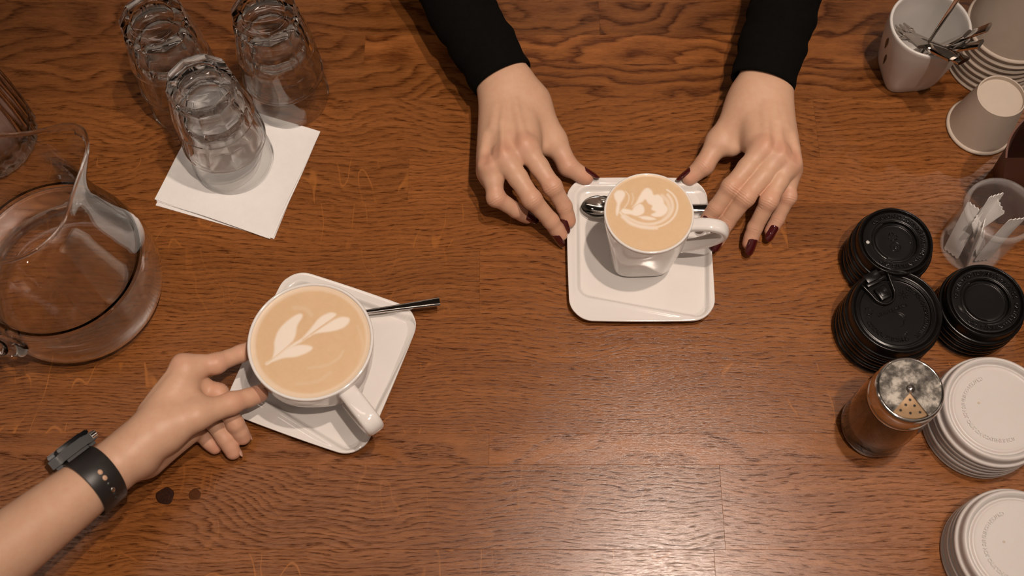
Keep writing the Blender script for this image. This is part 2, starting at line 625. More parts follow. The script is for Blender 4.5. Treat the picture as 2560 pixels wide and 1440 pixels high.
# per plank look: pith_y, pith_z, ring_freq, ring_amp, wander, fleck, tone
look = {
    (2, 0): (0.25, -0.10, 330, 0.45, 0.04, 1.5, 0.92), (2, 1): (0.20, -0.2, 300, 0.35, 0.03, 0.3, 1.0),
    (3, 0): (0.22, -0.16, 300, 0.60, 0.05, 0.5, 0.92), (3, 1): (-0.2, -0.2, 300, 0.35, 0.04, 0.1, 1.02),
    (4, 0): (0.04, -0.12, 150, 0.5, 0.08, 0.2, 0.95), (4, 1): (0.02, -0.08, 110, 0.45, 0.08, 0.0, 1.10),
    (5, 0): (0.30, -0.05, 330, 0.50, 0.03, 1.5, 0.98), (6, 0): (0.3, -0.1, 280, 0.45, 0.03, 0.2, 1.0), (6, 1): (0.25, -0.16, 300, 0.5, 0.04, 0.2, 1.0),
    (7, 0): (-0.22, -0.14, 260, 0.50, 0.04, 0.5, 0.95), (7, 1): (0.20, -0.18, 230, 0.45, 0.06, 0.0, 1.05),
    (8, 0): (0.2, -0.12, 240, 0.45, 0.05, 1.1, 1.02), (9, 0): (0.15, -0.2, 280, 0.45, 0.05, 1.3, 0.95), (9, 1): (-0.22, -0.15, 280, 0.45, 0.05, 0.2, 1.10),
    (10, 0): (0.12, -0.16, 270, 0.45, 0.06, 0.2, 0.98), (10, 1): (0.16, -0.10, 230, 0.5, 0.06, 0.1, 1.0),
    (11, 0): (0.04, -0.06, 150, 0.68, 0.08, 0.0, 0.86), (11, 1): (-0.03, -0.030, 150, 0.85, 0.05, 0.0, 0.95),
    (12, 0): (0.03, -0.05, 130, 0.70, 0.08, 0.0, 0.80), (12, 1): (-0.012, -0.022, 130, 0.9, 0.06, 0.0, 1.12),
    (13, 0): (0.03, -0.045, 120, 0.74, 0.10, 0.0, 0.76), (13, 1): (0.0, -0.030, 110, 0.9, 0.14, 0.0, 0.78),
}
for i, (y0, y1) in enumerate(rows):
    xs = joints.get(i, [-0.9, 0.25 * math.sin(i * 2.3), 0.9])
    for j, (xa, xb) in enumerate(zip(xs[:-1], xs[1:])):
        V, Fc = bevel_box(xb - xa, y1 - y0, 0.040, 0.00018, 1)
        o = mesh_obj('plank', V, Fc, M['wood'], table, smooth=False, loc=((xa + xb) / 2, (y0 + y1) / 2, TZ - 0.020))
        L = look.get((i, j), (0.2 * (-1) ** i, -0.15, 260, 0.45, 0.05, 0.3, 0.85))
        for nm, v in zip(('pith_y', 'pith_z', 'ring_freq', 'ring_amp', 'wander', 'fleck', 'tone'), L):
            o[nm] = float(v)
        o['seed'] = float(3.1 * i + 7.7 * j + 0.37)
        o['knot_x'], o['knot_y'], o['knot_amp'] = 9.0, 9.0, 0.0
        if (i, j) == (3, 0):
            k = at(450, 1240)
            o['knot_x'], o['knot_y'], o['knot_amp'] = float(k[0] - (xa + xb) / 2), float(k[1] - (y0 + y1) / 2), 0.022
for (px, py, r, mt) in ((413, 1240, 0.0078, 'knot'), (487, 1236, 0.0052, 'knot_heart')):
    c = at(px, py)
    ring = []
    for j in range(26):
        a = 2 * PI * j / 26
        rr = r * (1 + 0.06 * math.sin(3 * a + px) + 0.04 * math.sin(5 * a))
        ring.append((rr * math.cos(a), rr * 0.95 * math.sin(a)))
    V, Fc = rings_mesh([[(x, y, -0.002) for x, y in ring], [(x, y, 0.0001) for x, y in ring], [(x * .9, y * .9, 0.00025) for x, y in ring], [(x * .4, y * .4, 0.00012) for x, y in ring]], cap0=True, cap1=True)
    kn = mesh_obj('knot', V, Fc, M[mt], table, loc=(c[0], c[1], TZ))
    kn['label'] = 'dark round knot in the plank'
V, Fc = bevel_box(0.07, 0.07, 0.72, 0.004)
for sx in (-0.8, 0.8):
    for sy in (-0.5, 0.5):
        o = mesh_obj('leg', V, Fc, M['wood'], table, smooth=False, loc=(sx, sy, 0.36))
        for nm, v in zip(('pith_y', 'pith_z', 'ring_freq', 'ring_amp', 'wander', 'fleck', 'tone', 'seed', 'knot_x', 'knot_y', 'knot_amp'), (0.2, 0.1, 260, 0.4, 0.03, 0, 0.9, 4.0, 9, 9, 0)):
            o[nm] = float(v)

# ------------------------------------------------------------------ saucers, cups, spoons


def poly_sdf(P, poly):
    P = np.asarray(P, float)
    Q = np.asarray(poly, float)
    d = np.full(len(P), 1e9)
    s = np.ones(len(P))
    n = len(Q)
    j = n - 1
    for i in range(n):
        e = Q[j] - Q[i]
        w = P - Q[i]
        b = w - e * np.clip((w @ e) / (e @ e + 1e-18), 0, 1)[:, None]
        d = np.minimum(d, (b * b).sum(1))
        c1 = P[:, 1] >= Q[i][1]
        c2 = P[:, 1] < Q[j][1]
        c3 = e[0] * w[:, 1] > e[1] * w[:, 0]
        allc = (c1 & c2 & c3) | (~c1 & ~c2 & ~c3)
        s[allc] *= -1
        j = i
    return s * np.sqrt(d)


def line_sdf(P, line):
    P = np.asarray(P, float)
    Q = np.asarray(line, float)
    d = np.full(len(P), 1e9)
    tt = np.zeros(len(P))
    for i in range(len(Q) - 1):
        e = Q[i + 1] - Q[i]
        w = P - Q[i]
        t = np.clip((w @ e) / (e @ e + 1e-18), 0, 1)
        b = np.sqrt(((w - e * t[:, None]) ** 2).sum(1))
        m = b < d
        tt[m] = ((i + t) / (len(Q) - 1))[m]
        d = np.minimum(d, b)
    return d, tt


def sstep(a, b, x):
    t = np.clip((x - a) / (b - a), 0, 1)
    return t * t * (3 - 2 * t)


SA_C = np.array([0.1185, 0.0365])
SA_H = (0.0660, 0.0728)
well = [at(1447, 474, .008), at(1764, 474, .008), at(1764, 792, .008), at(1447, 738, .008)]
well = [(p[0] - SA_C[0], p[1] - SA_C[1]) for p in well]
wc = np.mean(well, axis=0)
RW = 0.011
well_in = [tuple(wc + (np.array(p) - wc) * (1 - RW / np.linalg.norm(np.array(p) - wc) * 1.3)) for p in well]


def saucer(name, label, loc, rz):
    root = thing(name, label, 'saucer', loc, rz, 'square saucers under the cups')
    na, nr = 200, 64
    cr = 0.021
    A = np.arange(na) * 2 * PI / na
    out = []
    for a in A:
        lo, hi = 0.0, 0.2
        for _ in range(40):
            m = (lo + hi) / 2
            x, y = abs(m * math.cos(a)), abs(m * math.sin(a))
            bul = 0.0012 * (1 - min(1, (x / SA_H[0]) ** 2)) if y > x else 0.0012 * (1 - min(1, (y / SA_H[1]) ** 2))
            qx, qy = x - SA_H[0] + cr, y - SA_H[1] + cr
            d = math.hypot(max(qx, 0), max(qy, 0)) + min(max(qx, qy), 0) - cr - bul
            if d < 0:
                lo = m
            else:
                hi = m
        out.append(lo)
    out = np.array(out)
    rings = []

    def top(T):
        P = np.stack([out * T * np.cos(A), out * T * np.sin(A)], 1)
        d = poly_sdf(P, well_in) - RW
        z = 0.0105 - 0.0048 * sstep(0.0018, -0.0022, d) + 0.0007 * np.exp(-((d - 0.003) / 0.0022) ** 2)
        z -= 0.0006 * sstep(0.0, -0.03, d)
        return np.concatenate([P, z[:, None]], 1)
    ts = list(np.linspace(0.02, 0.955, nr)) + [0.972, 0.985, 0.994]
    for T in ts:
        q = top(T)
        if T > 0.955:
            q[:, 2] += 0.0006 * ((T - 0.955) / 0.04)
        rings.append(q)
    q0 = top(1.0)
    for (T, z) in ((0.9985, 0.0108), (1.0, 0.0100), (0.998, 0.0090), (0.985, 0.0080), (0.90, 0.0055), (0.80, 0.0025), (0.76, 0.0), (0.72, 0.0), (0.70, 0.0022), (0.3, 0.0022), (0.02, 0.0022)):
        rings.append(np.stack([out * T * np.cos(A), out * T * np.sin(A), np.full(na, z)], 1))
    V, Fc = rings_mesh([list(r) for r in rings], cap0=True, cap1=True)
    o = fix_normals(mesh_obj('plate', V, Fc, M['ceramic'], root))
    return root


saucer('square_saucer', 'white square saucer between the two hands with red nails', (SA_C[0], SA_C[1], 0), 0)
SB_C = np.array([-0.168, -0.0745])
SB_R = -0.345
saucer('square_saucer', 'white square saucer turned at an angle under the wide cup', (SB_C[0], SB_C[1], 0), SB_R)


def se_ring(R, n, z, na=112, rot=0.0):
    r = []
    for j in range(na):
        a = 2 * PI * j / na
        c, s = math.cos(a), math.sin(a)
        q = R * (abs(c) ** n + abs(s) ** n) ** (-1 / n)
        r.append((q * c, q * s, z))
    return r


def cup_shell(prof, wall, floor_z, na=112):
    """prof: list (z, R, n) outside from foot to rim"""
    P = smooth_profile(prof, 5)
    rings = [se_ring(P[0][1] * k, P[0][2], z, na) for k, z in ((0.05, 0.002), (0.80, 0.002), (0.86, 0.0), (0.95, 0.0))]
    rings += [se_ring(p[1], max(2.0, p[2]), p[0] + 0.0, na) for p in P]
    zt, Rt = prof[-1][0], prof[-1][1]
    rings += [se_ring(Rt - wall * 0.15, 2, zt + wall * 0.35, na), se_ring(Rt - wall * 0.5, 2, zt + wall * 0.5, na), se_ring(Rt - wall * 0.85, 2, zt + wall * 0.35, na)]
    inner = [p for p in reversed(P) if p[0] > floor_z]
    rings += [se_ring(p[1] - wall, max(2.0, p[2]), p[0], na) for p in inner]
    rings += [se_ring((inner[-1][1] - wall) * k, max(2.0, inner[-1][2]), floor_z - 0.001, na) for k in (0.85, 0.4, 0.03)]
    return rings_mesh(rings, cap0=True, cap1=True)


def coffee_disc(R, z, center, paint, dome=0.0008):
    """surface of the drink as one fine disc; paint(world xy) -> 0..1 milk share"""
    step = 0.00055
    rings = []
    nr = int(R / step)
    na = 360
    A = np.arange(na) * 2 * PI / na
    for i in range(1, nr + 1):
        r = R * i / nr
        zz = z + dome * (1 - (r / R) ** 2) + (0.0007 * sstep(0.93, 1.0, r / R))
        rings.append(np.stack([r * np.cos(A), r * np.sin(A), np.full(na, zz)], 1))
    V, Fc = rings_mesh([list(r) for r in rings], cap0=True)
    Pw = np.array(V)[:, :2] + np.array(center)
    return V, [tuple(reversed(f)) for f in Fc], paint(Pw)


def cup(name, label, center, zb, prof, wall, rz, handle, hw, paint, fill_R, fill_z, grp):
    root = thing(name, label, 'coffee cup', (center[0], center[1], zb), 0, grp)
    V, Fc = cup_shell(prof, wall, 0.006)
    c_, s_ = math.cos(rz), math.sin(rz)
    V = [(x * c_ - y * s_, x * s_ + y * c_, z) for x, y, z in V]
    fix_normals(mesh_obj('body', V, Fc, M['ceramic'], root))
    hp = smooth_profile(handle['pts'], 6)
    ha = handle['dir']
    path = [(r * math.cos(ha), r * math.sin(ha), z) for r, z in hp]
    side = (-math.sin(ha), math.cos(ha), 0)
    nn = len(path)
    wt = []
    for i in range(nn):
        wt.append((hw[0] * (1 + 0.25 * max(0, 1 - i / 3) + 0.25 * max(0, 1 - (nn - 1 - i) / 3)), hw[1] * (1 + 0.10 * max(0, 1 - i / 3))))
    V, Fc = sweep(path, wt, up=side, n=20, expo=3.0)
    fix_normals(mesh_obj('handle', V, Fc, M['ceramic'], root))
    V, Fc, foam = coffee_disc(fill_R, fill_z, center, paint)
    o = mesh_obj('coffee', V, Fc, M['coffee'], root)
    a = o.data.attributes.new('foam', 'FLOAT', 'POINT')
    a.data.foreach_set('value', foam.astype(np.float32))
    o['label'] = 'light brown latte with white milk art'
    return root


def art(px_fun, z):
    def conv(pts):
        if len(pts) > 8:                                   # closed outline or long sweep: round it off
            closed = math.hypot(pts[0][0] - pts[-1][0], pts[0][1] - pts[-1][1]) < 120
            pts = smooth_profile(list(pts) + [pts[0]], 4)[:-1] if closed else smooth_profile(pts, 4)
        elif len(pts) > 2:
            pts = smooth_profile(pts, 4)
        return [tuple(at(*px_fun(x, y), z)[:2]) for x, y in pts]
    return conv


# --- small cup on the right
RC = np.array([0.1190, 0.0340])
RZ = 0.0062
g7 = art(lambda x, y: (1380 + x / 3.2725, 400 + y / 3.2725), RZ + 0.079)
blobs7 = [g7([(505, 285), (535, 255), (580, 258), (597, 290), (580, 330), (556, 370), (548, 425), (530, 462), (522, 420), (530, 360), (512, 320)]),
          g7([(655, 395), (690, 350), (715, 300), (745, 255), (778, 235), (812, 255), (830, 292), (868, 290), (905, 318), (918, 365), (945, 400), (935, 440), (895, 468), (840, 472), (808, 455), (845, 432), (812, 412), (818, 382), (785, 362), (762, 330), (735, 352), (712, 362)]),
          g7([(560, 425), (580, 405), (625, 412), (655, 418), (672, 388), (715, 365), (745, 385), (755, 425), (735, 452), (690, 465), (640, 452), (590, 448)]),
          g7([(700, 470), (780, 468), (850, 490), (800, 500), (740, 492)])]
lines7 = [(g7([(555, 435), (600, 485), (665, 530), (745, 560), (820, 562), (905, 540), (970, 500), (1010, 445), (1025, 380), (1010, 320), (980, 280), (940, 250)]), 0.0011, 0.75),
          (g7([(590, 460), (660, 500), (740, 528), (820, 530), (900, 505), (960, 455), (985, 395), (975, 335), (945, 290)]), 0.0016, 0.7),
          (g7([(580, 470), (640, 520), (720, 550), (800, 560), (850, 560)]), 0.0022, 0.8),
          (g7([(900, 300), (940, 340), (960, 400), (955, 450), (920, 490)]), 0.0022, 0.55),
          (g7([(600, 262), (628, 300), (622, 350), (590, 400)]), 0.0008, 0.5),
          (g7([(655, 280), (665, 320), (650, 370)]), 0.0009, 0.35)]


def paint_right(P):
    f = np.zeros(len(P))
    for b in blobs7:
        f = np.maximum(f, sstep(0.0012, -0.0012, poly_sdf(P, b)))
    for ln, w, amp in lines7:
        d, t = line_sdf(P, ln)
        f = np.maximum(f, amp * sstep(w * 1.4, w * 0.2, d))
    r = np.hypot(P[:, 0] - RC[0], P[:, 1] - RC[1])
    f = np.maximum(f, 0.22 * sstep(0.0345, 0.0378, r))
    return np.clip(f, 0, 1)


cup('coffee_cup', 'small white cup of latte with square foot between two hands', RC, RZ,
    [(0.0, 0.0250, 4.6), (0.004, 0.0268, 4.4), (0.014, 0.0288, 4.0), (0.030, 0.0315, 3.4), (0.048, 0.0348, 2.7), (0.064, 0.0376, 2.2), (0.0795, 0.0392, 2.0)], 0.0026, 0.03,
    {'dir': -0.14, 'pts': [(0.0350, 0.0655), (0.046, 0.0700), (0.056, 0.0715), (0.0645, 0.0690), (0.0690, 0.0610), (0.0660, 0.0515), (0.0570, 0.0400), (0.0450, 0.0290), (0.0300, 0.0200)]},
    (0.0036, 0.0062), paint_right, 0.0381, 0.0800, 'cups of latte')

# --- wide cup on the left
LC = np.array([-0.1690, -0.0800])
LZ = 0.0062
g4 = art(lambda x, y: (540 + x / 2.77, 660 + y / 2.77), LZ + 0.0675)
blobs4 = [g4([(345, 690), (385, 655), (402, 600), (404, 535), (432, 458), (490, 395), (560, 348), (592, 345), (596, 368), (562, 425), (548, 500), (505, 568), (445, 622), (395, 660)]),
          g4([(345, 690), (425, 640), (478, 592), (555, 562), (635, 562), (668, 580), (640, 608), (560, 640), (470, 650), (400, 672)]),
          g4([(500, 585), (580, 528), (655, 445), (715, 372), (785, 336), (825, 340), (828, 358), (790, 392), (720, 440), (640, 500), (560, 550)]),
          g4([(560, 555), (640, 500), (735, 436), (815, 385), (870, 365), (918, 372), (920, 402), (880, 440), (800, 465), (705, 478), (640, 502), (590, 540)])]
lines4 = [(g4([(350, 688), (440, 632), (520, 570), (600, 520), (650, 492)]), 0.0014, 0.9),
          (g4([(640, 720), (760, 700), (850, 650), (880, 600)]), 0.0014, 0.16),
          (g4([(560, 830), (700, 810), (790, 750)]), 0.0016, 0.14),
          (g4([(540, 300), (620, 310), (660, 350)]), 0.002, 0.18),
          (g4([(980, 430), (1020, 560), (990, 690)]), 0.0014, 0.14)]
slit4 = g4([(842, 352), (760, 410), (660, 482), (600, 525)])
vein4 = g4([(345, 690), (440, 615), (520, 545)])


def paint_left(P):
    f = np.zeros(len(P))
    for b in blobs4:
        f = np.maximum(f, sstep(0.0014, -0.0014, poly_sdf(P, b)))
    for ln, w, amp in lines4:
        d, t = line_sdf(P, ln)
        f = np.maximum(f, amp * sstep(w * 1.6, w * 0.2, d))
    for ln, w in ((slit4, 0.0008), (vein4, 0.0005)):
        d, t = line_sdf(P, ln)
        f *= 1 - 0.6 * sstep(w * 1.4, w * 0.2, d)
    r = np.hypot(P[:, 0] - LC[0], P[:, 1] - LC[1])
    f = np.maximum(f, 0.42 * sstep(0.0445, 0.0475, r))
    return np.clip(f, 0, 1)


cup('coffee_cup', 'wide white cup of latte with a leaf pattern held at the saucer', LC, LZ,
    [(0.0, 0.0300, 4.2), (0.004, 0.0330, 3.8), (0.012, 0.0385, 3.3), (0.024, 0.0445, 2.8), (0.040, 0.0495, 2.3), (0.055, 0.0520, 2.05), (0.0675, 0.0530, 2.0)], 0.0028, 0.025,
    {'dir': -0.905, 'pts': [(0.0480, 0.0555), (0.0600, 0.0590), (0.0720, 0.0600), (0.0840, 0.0590), (0.0890, 0.0535), (0.0880, 0.0450), (0.0800, 0.0340), (0.0660, 0.0240), (0.0450, 0.0170)]},
    (0.0042, 0.0082), paint_left, 0.0510, 0.0664, 'cups of latte')


def spoon(name, label, tip, end, z_tip, z_end, grp=None, bl=0.044, bw=0.0135, hw=(0.0020, 0.0040), th=0.0013, roll=1, cat='spoon', neck=0.0):
    """tip: far end of the bowl, end: end of the handle (world xyz)"""
    tip = np.array([tip[0], tip[1], z_tip], float)
    end = np.array([end[0], end[1], z_end], float)
    root = thing(name, label, cat, ((tip + end) / 2) * np.array([1, 1, 0]) + np.array([0, 0, min(z_tip, z_end) - 0.003]), 0, grp)
    o0 = np.array(root.location)
    ax = (end - tip)
    Lg = np.linalg.norm(ax)
    ax /= Lg
    s = np.cross(ax, (0, 0, 1))
    s /= np.linalg.norm(s)
    n = np.cross(s, ax)
    # bowl: shallow egg shell
    V, Fc = [], []
    nu, nv = 26, 15
    for lay, off in ((0, 0.0), (1, 0.0010)):
        for i in range(nu):
            u = i / (nu - 1)
            w = bw * (math.sin(PI * min(1, u) ** 0.85) ** 0.62) + (0.0022 if u > 0.8 else 0) * (u - 0.8) * 5
            w = max(w, 0.0004)
            dep = 0.0060 * math.sin(PI * u) ** 0.9
            for j in range(nv):
                v = 2 * j / (nv - 1) - 1
                zz = -roll * dep * (1 - v * v) + off
                V.append(tip + ax * (bl * u) + s * (w * v) + n * (zz + 0.003) - o0)
    q = nu * nv
    for i in range(nu - 1):
        for j in range(nv - 1):
            a = i * nv + j
            Fc.append((a, a + 1, a + nv + 1, a + nv))
            Fc.append((q + a, q + a + nv, q + a + nv + 1, q + a + 1))
    for i in range(nu - 1):
        for a, b in ((i * nv, (i + 1) * nv), (i * nv + nv - 1, (i + 1) * nv + nv - 1)):
            Fc.append((a, b, q + b, q + a))
    fix_normals(mesh_obj('bowl', V, Fc, M['steel'], root))
    pts, wt = [], []
    for i in range(18):
        u = i / 17
        d = bl * 0.96 + (Lg - bl * 0.96) * u
        lift = 0.003 + neck * math.sin(PI * u)
        pts.append(tip + ax * d + n * lift - o0)
        wt.append((hw[0] + (hw[1] - hw[0]) * (u ** 1.4), th * (1.15 - 0.25 * u)))
    V, Fc = sweep(pts, wt, up=n, n=16, expo=5)
    autosmooth(fix_normals(mesh_obj('handle', V, Fc, M['steel'], root)))
    return root


e0 = at(1100, 756, 0.0150)
e1 = at(930, 780, 0.0140)
d = (e1 - e0) / np.linalg.norm(e1 - e0)
spoon('teaspoon', 'steel teaspoon with its handle sticking out past the angled saucer', e0 + d * 0.128, e0, 0.0105, 0.0140, 'teaspoons on the saucers')
t0 = at(1452, 522, 0.009)
spoon('teaspoon', 'steel teaspoon with its bowl left of the small cup on the saucer', t0, t0 + np.array([0.120, -0.002, 0]), 0.0100, 0.0120, 'teaspoons on the saucers', bl=0.040, bw=0.0120)

# ------------------------------------------------------------------ napkins
nk = [at(801, 336), at(676, 600), at(388, 501)]
nk.append(nk[0] + nk[2] - nk[1])
NC = sum(nk) / 4
for i in range(3):
    z0 = 0.0008 * i
    rot = (0.055, 0.022, 0.0)[i]
    offs = ((-0.0008, -0.0015), (0.0010, 0.0000), (0, 0))[i]
    c_, s_ = math.cos(rot), math.sin(rot)
    n = 30
    Vt, Fc = [], []
    for lay in (0, 1):
        for a in range(n + 1):
            for b in range(n + 1):
                u, v = a / n, b / n
                p = nk[0] * (1 - u) * (1 - v) + nk[1] * u * (1 - v) + nk[2] * u * v + nk[3] * (1 - u) * v
                x, y = p[0] - NC[0], p[1] - NC[1]
                x, y = x * c_ - y * s_ + offs[0], x * s_ + y * c_ + offs[1]
                edge = max(abs(u - 0.5), abs(v - 0.5)) * 2
                curl = 0.0013 * sstep(0.86, 1.0, edge) * (0.5 + 0.5 * math.sin(9 * u + 7 * v + i)) if i else 0
                wav = 0.00012 * math.sin(23 * u + 3 * i) * math.sin(19 * v)
                Vt.append((x, y, z0 + lay * 0.0007 + curl * (1 if lay else 0.9) + (wav if lay else 0)))
    m = (n + 1) ** 2
    for a in range(n):
        for b in range(n):
            k = a * (n + 1) + b
            Fc.append((m + k, m + k + 1, m + k + n + 2, m + k + n + 1))
            Fc.append((k, k + n + 1, k + n + 2, k + 1))
    bd = [a * (n + 1) for a in range(n + 1)] + [n * (n + 1) + b for b in range(1, n + 1)] + [a * (n + 1) + n for a in range(n - 1, -1, -1)] + [b for b in range(n - 1, 0, -1)]
    for a, b in zip(bd, bd[1:] + bd[:1]):
        Fc.append((a, b, m + b, m + a))
    o = autosmooth(fix_normals(mesh_obj('paper_napkin', Vt, Fc, M['napkin'], loc=(NC[0], NC[1], 0.0001))), 50)
    tag(o, ('white folded paper napkin at the bottom of the pile under the glasses', 'white folded paper napkin in the middle of the pile under the glasses',
            'white folded paper napkin on top of the pile under the glasses')[i], 'napkin', 'pile of paper napkins')

# ------------------------------------------------------------------ faceted glasses, two nested in each stack, upside down
GH = 0.094


def make_glass_mesh():
    """tumbler standing on its rim: z=0 rim, z=GH thick faceted foot"""
    na = 120
    rings = []

    def facet(a, n, amt):
        # distance factor of a rounded n-gon
        w = 2 * PI / n
        b = (a % w) - w / 2
        return (1 - amt) + amt * math.cos(w / 2) / math.cos(b) * 1.03
    outer = [(0.0, 0.0390, 0), (0.0012, 0.0393, 0), (0.0026, 0.0389, 0), (0.012, 0.0384, 0), (0.026, 0.0375, 0), (0.034, 0.0368, 0), (0.040, 0.0366, 0.25), (0.044, 0.0358, 0.8), (0.050, 0.0348, 1), (0.062, 0.0330, 1), (0.074, 0.0312, 1), (0.0795, 0.0304, 1), (0.0815, 0.0292, 1), (0.0835, 0.0298, 1), (0.090, 0.0292, 1), (0.0935, 0.0284, 1), (0.094, 0.0275, 1)]
    inner = [(0.0, 0.0374), (0.012, 0.0370), (0.026, 0.0360), (0.040, 0.0345), (0.055, 0.0318), (0.068, 0.0288), (0.0745, 0.0262), (0.0775, 0.0215), (0.0785, 0.012), (0.0788, 0.001)]

    def ring(r, z, k):
        out = []
        for j in range(na):
            a = 2 * PI * j / na
            # broad flat panels with scalloped tops
            f = facet(a, 10, k)
            out.append((r * f * math.cos(a), r * f * math.sin(a), z))
        return out
    R = [ring(r, z, 0) for z, r in reversed(inner)]
    R += [ring(0.0381, -0.0006, 0)]
    R += [ring(r, z, k) for z, r, k in outer]
    # foot: ground ring and a shallow punt
    R += [ring(0.0215, 0.0940, 0.4), ring(0.0195, 0.0932, 0), ring(0.0185, 0.0905, 0), ring(0.012, 0.0890, 0), ring(0.001, 0.0886, 0)]
    return rings_mesh(R, cap0=True, cap1=True)


GV, GF = make_glass_mesh()
g0 = None
stacks = [((-0.270, 0.135), 0.10, 'front glass stack on the napkin'), ((-0.221, 0.2085), 0.32, 'right glass stack'), ((-0.319, 0.2010), -0.12, 'rear left glass stack nearest the pitcher')]
for (c, rz, where) in stacks:
    for lev in (0, 1):
        if g0 is None:
            o = autosmooth(fix_normals(mesh_obj('drinking_glass', GV, GF, M['glass'])), 28)
            g0 = o
            split_faces(o, M['thin_glass'], lambda c: 0.0030 < c.z < 0.0385)
        else:
            o = link_copy(g0)
        o.location = (c[0], c[1], 0.0032 + lev * 0.0400)
        o.rotation_euler = (0, 0, rz + lev * 0.2)
        tag(o, 'clear faceted tumbler upside down, %s of the %s' % (('lower glass', 'upper glass')[lev], where), 'glass', 'upturned drinking glasses')

# ------------------------------------------------------------------ pitcher with water
PC = np.array([-0.3945, -0.0040])
SP = math.atan2(at(190, 365, .185)[1] - PC[1], at(190, 365, .185)[0] - PC[0])      # towards the spout
pit = thing('water_pitcher', 'clear glass pitcher half full of water beside the napkins', 'pitcher', (PC[0], PC[1], 0.0003))
prof_o = [(0.001, 0.0), (0.050, 0.0), (0.0630, 0.0018), (0.0722, 0.0085), (0.0768, 0.020), (0.0784, 0.036), (0.0772, 0.055), (0.0733, 0.077), (0.0675, 0.100), (0.0625, 0.125), (0.0590, 0.150), (0.0575, 0.168), (0.0580, 0.182), (0.0590, 0.190)]
PO = smooth_profile(prof_o, 3)
WT = 0.0024
rim_z = 0.190


def spout(x, y, z, push=0.022):
    k = sstep(0.150, rim_z, np.array(z))
    a = math.atan2(y, x) - SP
    a = (a + PI) % (2 * PI) - PI
    g = math.exp(-(a / 0.36) ** 2)
    pin = 0.10 * (math.exp(-((abs(a) - 0.85) / 0.35) ** 2))
    r = math.hypot(x, y)
    rr = r + k * (push * g - r * pin * 0.55)
    zz = z + k * (0.006 * g)
    return (rr * x / r, rr * y / r, float(zz))


def pit_ring(r, z, n=144):
    return [spout(max(r, 1e-4) * math.cos(2 * PI * j / n), max(r, 1e-4) * math.sin(2 * PI * j / n), z) for j in range(n)]


rings = [pit_ring(r, z) for r, z in PO]
rings += [pit_ring(PO[-1][0] - 0.0001, rim_z + 0.0005), pit_ring(PO[-1][0] - 0.0005, rim_z + 0.0010), pit_ring(PO[-1][0] - WT / 2, rim_z + 0.0013), pit_ring(PO[-1][0] - WT + 0.0005, rim_z + 0.0010), pit_ring(PO[-1][0] - WT + 0.0001, rim_z + 0.0005)]
for r, z in reversed(PO):
    if z > 0.006:
        rings.append(pit_ring(r - WT, z))
for r in (0.0660, 0.052, 0.040, 0.030, 0.015, 0.001):
    rings.append(pit_ring(r, 0.0042 + 0.0020 * (r / 0.0605) ** 4))
V, Fc = rings_mesh(rings, cap0=True, cap1=True)
o = fix_normals(mesh_obj('body', V, Fc, M['pitcher_glass'], pit))
split_faces(o, M['thin_pitcher'], lambda c: 0.0745 < c.z < 0.1885)
# handle opposite the spout
hp = smooth_profile([(0.0575, 0.165), (0.075, 0.172), (0.092, 0.160), (0.099, 0.130), (0.098, 0.095), (0.090, 0.065), (0.0765, 0.050)], 5)
ha = SP + math.radians(200)
path = [(r * math.cos(ha), r * math.sin(ha), z) for r, z in hp]
nn = len(path)
wt = [(0.0062 * (1 + 0.9 * max(0, 1 - i / 4) + 1.1 * max(0, 1 - (nn - 1 - i) / 4)), 0.0075 * (1 + 0.9 * max(0, 1 - i / 4) + 1.1 * max(0, 1 - (nn - 1 - i) / 4))) for i in range(nn)]
V, Fc = sweep(path, wt, up=(-math.sin(ha), math.cos(ha), 0), n=20, expo=2.2)
fix_normals(mesh_obj('handle', V, Fc, M['glass'], pit))
WL = 0.070
wp = [(0.001, 0.0052)] + [(r, 0.0046 + 0.0020 * (r / 0.0605) ** 4) for r in (0.03, 0.045, 0.054, 0.059)]
for r, z in PO:
    if 0.008 < z < WL:
        wp.append((r - WT - 0.0003, z))
rw = np.interp(WL, [z for r, z in PO][8:], [r for r, z in PO][8:]) - WT - 0.0003
wp += [(rw, WL + 0.0012), (rw - 0.0012, WL), (rw - 0.004, WL - 0.0004), (0.03, WL - 0.0005), (0.001, WL - 0.0005)]
V, Fc = lathe(wp, 144)
fix_normals(mesh_obj('water', V, Fc, M['water'], pit))

# ------------------------------------------------------------------ ribbed glass jar at the left edge
jc = at(-28, 352, 0)
jar = thing('glass_jar', 'dim ribbed glass jar cut off by the left edge behind the pitcher', 'jar', (jc[0], jc[1], 0.0002))
jo = [(0.001, 0.0), (0.040, 0.0), (0.0475, 0.002), (0.0500, 0.008), (0.0500, 0.030), (0.0490, 0.060), (0.0470, 0.090), (0.0450, 0.112), (0.0440, 0.120)]
ji = [(0.0425, 0.121), (0.0410, 0.112), (0.0430, 0.090), (0.0450, 0.060), (0.0455, 0.030), (0.0440, 0.014), (0.036, 0.010), (0.001, 0.010)]
rib = lambda a, z: 1 + (0.016 * math.cos(26 * a) if 0.006 < z < 0.110 else 0)
V, Fc = lathe(jo + ji, 156, rib)
fix_normals(mesh_obj('body', V, Fc, M['jar_glass'], jar))
V, Fc = lathe([(0.001, 0.0105), (0.030, 0.0105), (0.033, 0.014), (0.033, 0.030), (0.030, 0.034), (0.001, 0.035)], 64)
cn = fix_normals(mesh_obj('pale_block', V, Fc, M['pale_pink'], jar))  # plain pale block, stands in for the pinkish shape in the jar
cn['label'] = 'pale pinkish block inside the jar'

# ------------------------------------------------------------------ lids
_txt_cache = {}


